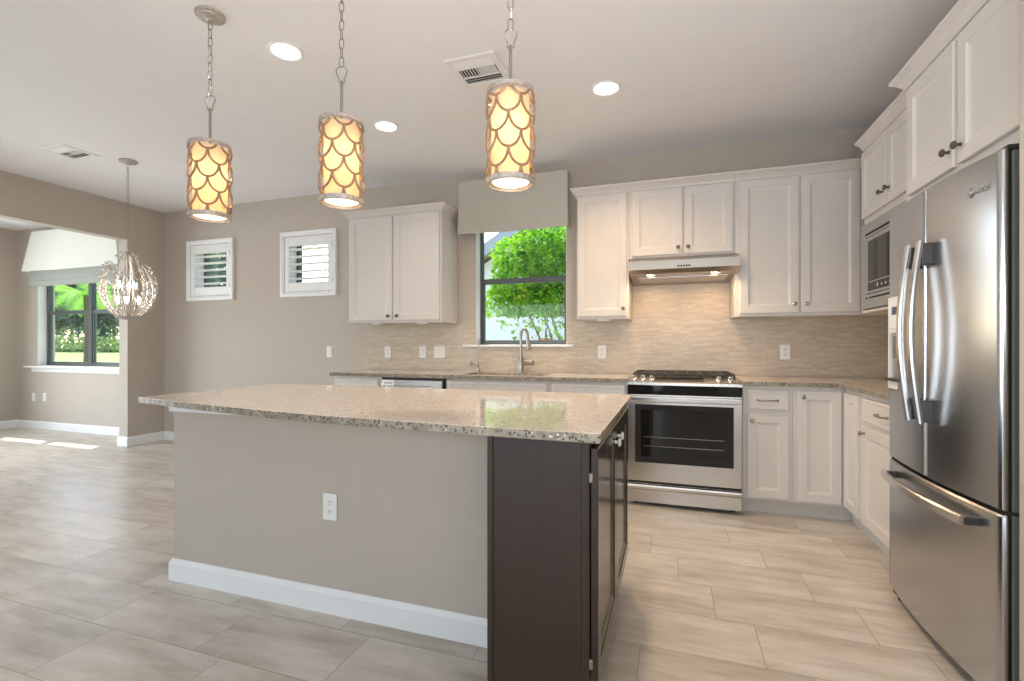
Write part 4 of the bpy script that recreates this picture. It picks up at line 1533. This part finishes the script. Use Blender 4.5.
for i in range(NB):
    a = 2 * PI * i / NB + rng.uniform(-0.05, 0.05)
    htop = rng.choice((1.78, 1.84, 1.88, 1.97)) if i % 3 else rng.uniform(1.68, 1.78)
    bul = rng.uniform(0.175, 0.207)
    tw = rng.uniform(-0.25, 0.25)
    P = []
    for s_ in np.linspace(0, 1, 14):
        z = 1.410 + (htop - 1.410) * s_
        q_ = (z - 1.41) / 0.5
        r_ = 0.085 + (bul - 0.085) * math.sin(min(1, q_ * 2.3) * PI / 2) - 0.26 * max(0, q_ - 0.48) ** 1.5
        P.append((r_, a + tw * s_, z))
    # small outward curl at the tip
    r0, a0, z0 = P[-1]
    for k, (dr_, dz_) in enumerate(((0.012, 0.010), (0.026, 0.008), (0.034, -0.006))):
        P.append((r0 + dr_, a0, z0 + dz_))
    b_ = MB().tube([(cx + r_ * math.cos(q), cy + r_ * math.sin(q), z) for r_, q, z in P], 0.0036, 6)
    # side twigs
    for j in (5, 8, 11):
        r_, q, z = P[j]
        q2 = q + rng.choice((-1, 1)) * rng.uniform(0.12, 0.22)
        b_.tube([(cx + r_ * math.cos(q), cy + r_ * math.sin(q), z), (cx + (r_ + 0.012) * math.cos((q + q2) / 2), cy + (r_ + 0.012) * math.sin((q + q2) / 2), z + 0.03),
                 (cx + (r_ + 0.018) * math.cos(q2), cy + (r_ + 0.018) * math.sin(q2), z + 0.045)], 0.0022, 5)
        beads.ball((cx + (r_ + 0.02) * math.cos(q2), cy + (r_ + 0.02) * math.sin(q2), z + 0.05), 0.0085, 7, 5)
    b_.build('branch', 'silver_leaf', t, 40)
    for j in (2, 3, 4, 6, 7, 9, 10, 12, 16):
        r_, q, z = P[j]
        beads.ball((cx + (r_ + 0.008) * math.cos(q), cy + (r_ + 0.008) * math.sin(q), z), rng.uniform(0.007, 0.0105), 7, 5)
bd = beads.build('crystals', 'crystal', t, 20)
bd['kind'] = 'stuff'
for i in range(6):
    a = 2 * PI * i / 6 + 0.35
    zc = 1.56 if i % 2 else 1.69
    rr_ = 0.085 if i % 2 else 0.06
    px, py = cx + rr_ * math.cos(a), cy + rr_ * math.sin(a)
    k = MB().tube([(cx, cy, 1.45), ((cx + px) / 2, (cy + py) / 2, 1.44), (px, py, 1.47), (px, py, zc - 0.025)], 0.0045, 8)
    k.build('candle_arm', 'nickel', t, 40)
    MB().lathe([(0.007, -0.03), (0.013, -0.012), (0.017, 0.004), (0.012, 0.022), (0.003, 0.036)], (px, py, zc), n=12).build('bulb', 'bulb', t, 40)
lamp('chandelier_lamp', 'POINT', (cx, cy, 1.62), 5, (1.0, 0.86, 0.70), shadow_soft_size=0.05)

# ------------------------------------------------------------------ outdoors
gr = MB()
NXg, NYg = 24, 24
Xg, Yg = np.linspace(-80, 30, NXg), np.linspace(YB + WT + 0.02, 60, NYg)


def ground_z(x, y):
    s_ = min(1, max(0, (y - 9) / 11)) * min(1, max(0, (-x - 10) / 6))
    return -0.16 + 0.95 * s_


t_ = bmesh.new()
gv = [[t_.verts.new((x, y, ground_z(x, y))) for y in Yg] for x in Xg]
for i in range(NXg - 1):
    for j in range(NYg - 1):
        t_.faces.new((gv[i][j], gv[i + 1][j], gv[i + 1][j + 1], gv[i][j + 1]))
gr.merge(t_)
struct(gr.build('ground', 'grass'))


def leaves_mesh(name, mat, centres, sizes, rs, parent):
    """thousands of folded leaf blades in one mesh"""
    cen = np.asarray(centres, float)
    k = len(cen)
    d = rs.normal(size=(k, 3)); d[:, 2] -= 0.2
    d /= np.linalg.norm(d, axis=1, keepdims=True)
    u = np.cross(d, rs.normal(size=(k, 3)))
    u /= np.linalg.norm(u, axis=1, keepdims=True)
    nn = np.cross(d, u)
    L = np.asarray(sizes)[:, None]
    W = L * 0.26
    o = np.asarray(origin(parent)) if parent else 0
    v0 = cen - d * L * 0.5
    v1 = cen + u * W + nn * W * 0.35 - d * L * 0.02
    v2 = cen + d * L * 0.5
    v3 = cen - u * W + nn * W * 0.35 - d * L * 0.02
    vs = np.stack([v0, v1, v2, v3], 1).reshape(-1, 3) - o
    idx = np.arange(k) * 4
    faces = np.concatenate([np.stack([idx, idx + 1, idx + 2], 1), np.stack([idx, idx + 2, idx + 3], 1)])
    me = bpy.data.meshes.new(name)
    me.from_pydata(vs.tolist(), [], faces.tolist())
    me.materials.append(M[mat])
    ob = bpy.data.objects.new(name, me)
    C.objects.link(ob)
    if parent:
        ob.parent = parent
    return ob


rs_ = np.random.RandomState(5)


def blob_points(rs, n_, blobs, hollow=0.55):
    w_ = np.array([b[3] * b[4] for b in blobs])
    w_ /= w_.sum()
    which = rs.choice(len(blobs), n_, p=w_)
    out = []
    for b in which:
        bx, by, bz_, rx, rz = blobs[b]
        v_ = rs.normal(size=3)
        v_ /= np.linalg.norm(v_)
        r_ = hollow + (1 - hollow) * rs.rand() ** 0.5
        out.append((bx + v_[0] * rx * r_, by + v_[1] * rx * r_, bz_ + v_[2] * rz * r_))
    return np.array(out)


# shrub outside the sink window
t = thing('shrub', 'big leafy bright green shrub right outside the sink window', 'shrub', (-1.5, 6.6, -0.16))
blobs = [(-2.02, 6.3, 2.02, 0.40, 0.45), (-2.2, 6.3, 1.72, 0.32, 0.36), (-2.12, 6.3, 2.36, 0.30, 0.32), (-1.75, 6.4, 2.6, 0.35, 0.3), (-1.62, 6.4, 2.28, 0.42, 0.45), (-1.15, 6.5, 2.62, 0.5, 0.55), (-0.7, 6.6, 2.4, 0.5, 0.7),
         (-1.85, 6.35, 1.62, 0.42, 0.34), (-1.35, 6.4, 1.78, 0.42, 0.40), (-0.85, 6.5, 1.75, 0.5, 0.4), (-1.6, 6.7, 2.0, 0.5, 0.6)]
pts = blob_points(rs_, 12500, blobs, 0.30)
pts = pts[(pts[:, 2] > 1.56) | (rs_.rand(len(pts)) < 0.06)]
low = np.column_stack([rs_.uniform(-2.1, -0.6, 260), rs_.uniform(6.1, 6.6, 260), rs_.uniform(0.95, 1.5, 260)])
pts = np.vstack([pts, low])
leaves_mesh('foliage', 'leaf', pts, rs_.uniform(0.062, 0.105, len(pts)), rs_, t)
stm = MB()
for i in range(16):
    xb = rs_.uniform(-1.5, -0.9)
    xt = rs_.uniform(-2.1, -0.5)
    stm.tube([(xb, 6.5, -0.17), ((xb + xt) / 2 + 0.05, 6.45, 0.9), (xt, 6.4 + rs_.uniform(-0.1, 0.2), 2.1)], [0.022, 0.016, 0.008], 6)
stm.build('stem', 'bark', t, 40)
pt = thing('plant_pot', 'terracotta pot at the foot of the shrub outside the sink window', 'plant pot', (-1.42, 7.6, 0.9))
# low garden wall that carries the pot
gw = MB().box(-2.6, 0.5, 7.5, 7.75, -0.17, 1.05, 0.01).build('garden_wall', 'stucco')
tag(gw, 'low pale stucco garden wall behind the shrub', 'garden wall')
pt.location = (-1.97, 7.62, 1.05)
MB().lathe([(0.0, 0), (0.075, 0.0), (0.105, 0.19), (0.118, 0.19), (0.118, 0.225), (0.10, 0.225), (0.095, 0.19), (0, 0.18)], (-1.97, 7.62, 1.05), n=20).build('pot', 'terracotta', pt, 40)
MB().tube([(-1.97, 7.62, 1.23), (-1.95, 7.62, 1.45)], 0.012, 6).build('stem', 'bark', pt)

# neighbour's house
nh = thing('neighbor_house', 'pale stucco house with grey gable edge behind the shrub', 'house', (-2, 10, 0))
mb = MB()
gable = [(-4.1, -0.17), (-4.1, 2.50), (0.3, 5.14), (4.7, 2.50), (4.7, -0.17)]
mb.loft([[(x, y, z) for x, z in gable] for y in (9.0, 16.0)])
mb.build('wall', 'stucco', nh)
for sg, name in ((1, 'roof'), (-1, 'roof')):
    r_ = MB()
    ax, az, bx_, bz_ = (-4.7, 2.21, 0.3, 5.21) if sg == 1 else (5.3, 2.21, 0.3, 5.21)
    r_.loft([[(ax, y, az), (bx_, y, bz_), (bx_, y, bz_ + 0.12), (ax, y, az + 0.12)] for y in (8.5, 16.4)])
    rf = r_.build('roof', 'roof_tile', nh)
    f_ = MB()
    f_.loft([[(ax, y, az - 0.14), (bx_, y, bz_ - 0.14), (bx_, y, bz_ + 0.10), (ax, y, az + 0.10)] for y in (8.46, 8.5)])
    f_.build('fascia', 'fascia', rf)


# trees, palm and hedge beyond the nook window
def tree(x, y, h_, label, rs, n_leaf, name='tree', mat='tree_leaf', spread=2.0):
    z0 = ground_z(x, y)
    t = thing(name, label, 'tree', (x, y, z0), 'trees beyond the nook window')
    tr = MB().tube([(x, y, z0 - 0.02), (x + rs.uniform(-0.2, 0.2), y, z0 + h_ * 0.4), (x + rs.uniform(-0.4, 0.4), y, z0 + h_ * 0.8)], [0.16, 0.12, 0.05], 8)
    tr.build('trunk', 'bark', t, 40)
    bl = [(x + rs.uniform(-spread, spread) * 0.5, y + rs.uniform(-0.6, 0.6), z0 + h_ * rs.uniform(0.22, 0.85), spread * rs.uniform(0.45, 0.65), h_ * rs.uniform(0.16, 0.25)) for _ in range(16)]
    pts = blob_points(rs, n_leaf, bl, 0.3)
    leaves_mesh('crown', mat, pts, rs.uniform(0.30, 0.55, len(pts)), rs, t)
    return t


tl = [(-54.0, 'dull green tree farthest from the house wall in the nook window view'), (-48.8, 'dull green tree second from the outer end beyond the nook window'),
      (-43.6, 'dull green tree behind the young palm beyond the nook window'), (-38.4, 'dull green tree in the middle of the nook window view'),
      (-33.2, 'dull green tree behind the chandelier in the nook window view'), (-28.0, 'dull green tree nearest the opening jamb in the nook window view')]
for i_, (x, lab) in enumerate(tl):
    tree(x, 25.5 + 0.6 * (i_ % 2), 8.0 + (i_ % 3), lab, rs_, 5200, spread=2.25)
for i_, (x, lab) in enumerate(((-72, 'distant hazy tree at the outer end of the far row behind the lawn'), (-65, 'distant hazy tree second in the far row behind the lawn'),
                               (-58, 'distant hazy tree in the middle of the far row, over the palm'), (-51, 'distant hazy tree of the far row behind the window mullion'),
                               (-44, 'distant hazy tree of the far row behind the chandelier'), (-37, 'distant hazy tree of the far row nearest the jamb'))):
    tree(x, 36.0, 11.0 + (i_ % 2), lab, rs_, 5200, spread=3.3)
hedge = thing('hedge', 'low bright hedge along the far edge of the lawn beyond nook window', 'hedge', (-36, 20.2, 0.79))
pts = np.column_stack([rs_.uniform(-52, -22, 4200), rs_.uniform(19.7, 20.9, 4200), 0.7 + np.abs(rs_.normal(0, 0.55, 4200))])
leaves_mesh('foliage', 'ground_leaf', pts, rs_.uniform(0.2, 0.35, 4200), rs_, hedge)
MB().box(-52, -22, 20.2, 20.4, 0.70, 0.95).build('stem_core', 'bark', hedge)

px_, py_ = -15.6, 9.0
pz_ = ground_z(px_, py_)
pl = thing('palm', 'young palm with arching fronds outside the nook window', 'palm tree', (px_, py_, pz_))
MB().tube([(px_, py_, pz_ - 0.02), (px_ + 0.05, py_, pz_ + 1.5), (px_, py_, pz_ + 2.75)], [0.11, 0.085, 0.08], 10).build('trunk', 'bark', pl, 40)
for i in range(13):
    a = 2 * PI * i / 13 + rs_.uniform(-0.15, 0.15)
    up = rs_.uniform(0.25, 0.9)
    Lf = rs_.uniform(1.3, 1.7)
    fr = MB()
    spine = []
    for s_ in np.linspace(0, 1, 12):
        r_ = Lf * s_ * (1 - 0.15 * s_)
        spine.append(Vector((px_ + math.cos(a) * r_, py_ + math.sin(a) * r_, pz_ + 2.70 + up * r_ - 0.75 * s_ * s_ * Lf * 0.8)))
    fr.tube(spine, [0.014 * (1 - 0.8 * s_) for s_ in np.linspace(0, 1, 12)], 5)
    sd = Vector((-math.sin(a), math.cos(a), 0))
    for j in range(1, 12):
        for q in (-1, 1):
            for e_ in (0, 0.5):
                p = spine[j] if e_ == 0 else (spine[j] + spine[j - 1]) / 2
                dirv = (spine[j] - spine[j - 1]).normalized()
                ln = 0.42 * math.sin(PI * (0.12 + 0.8 * j / 12))
                tip = p + (sd * q * 0.85 + dirv * 0.6 + Vector((0, 0, -0.25))) * ln
                wv = dirv * 0.02
                fr.quad(p - wv, p + wv, tip + wv * 0.2, tip - wv * 0.2)
    fr.build('frond', 'palm_leaf', pl)
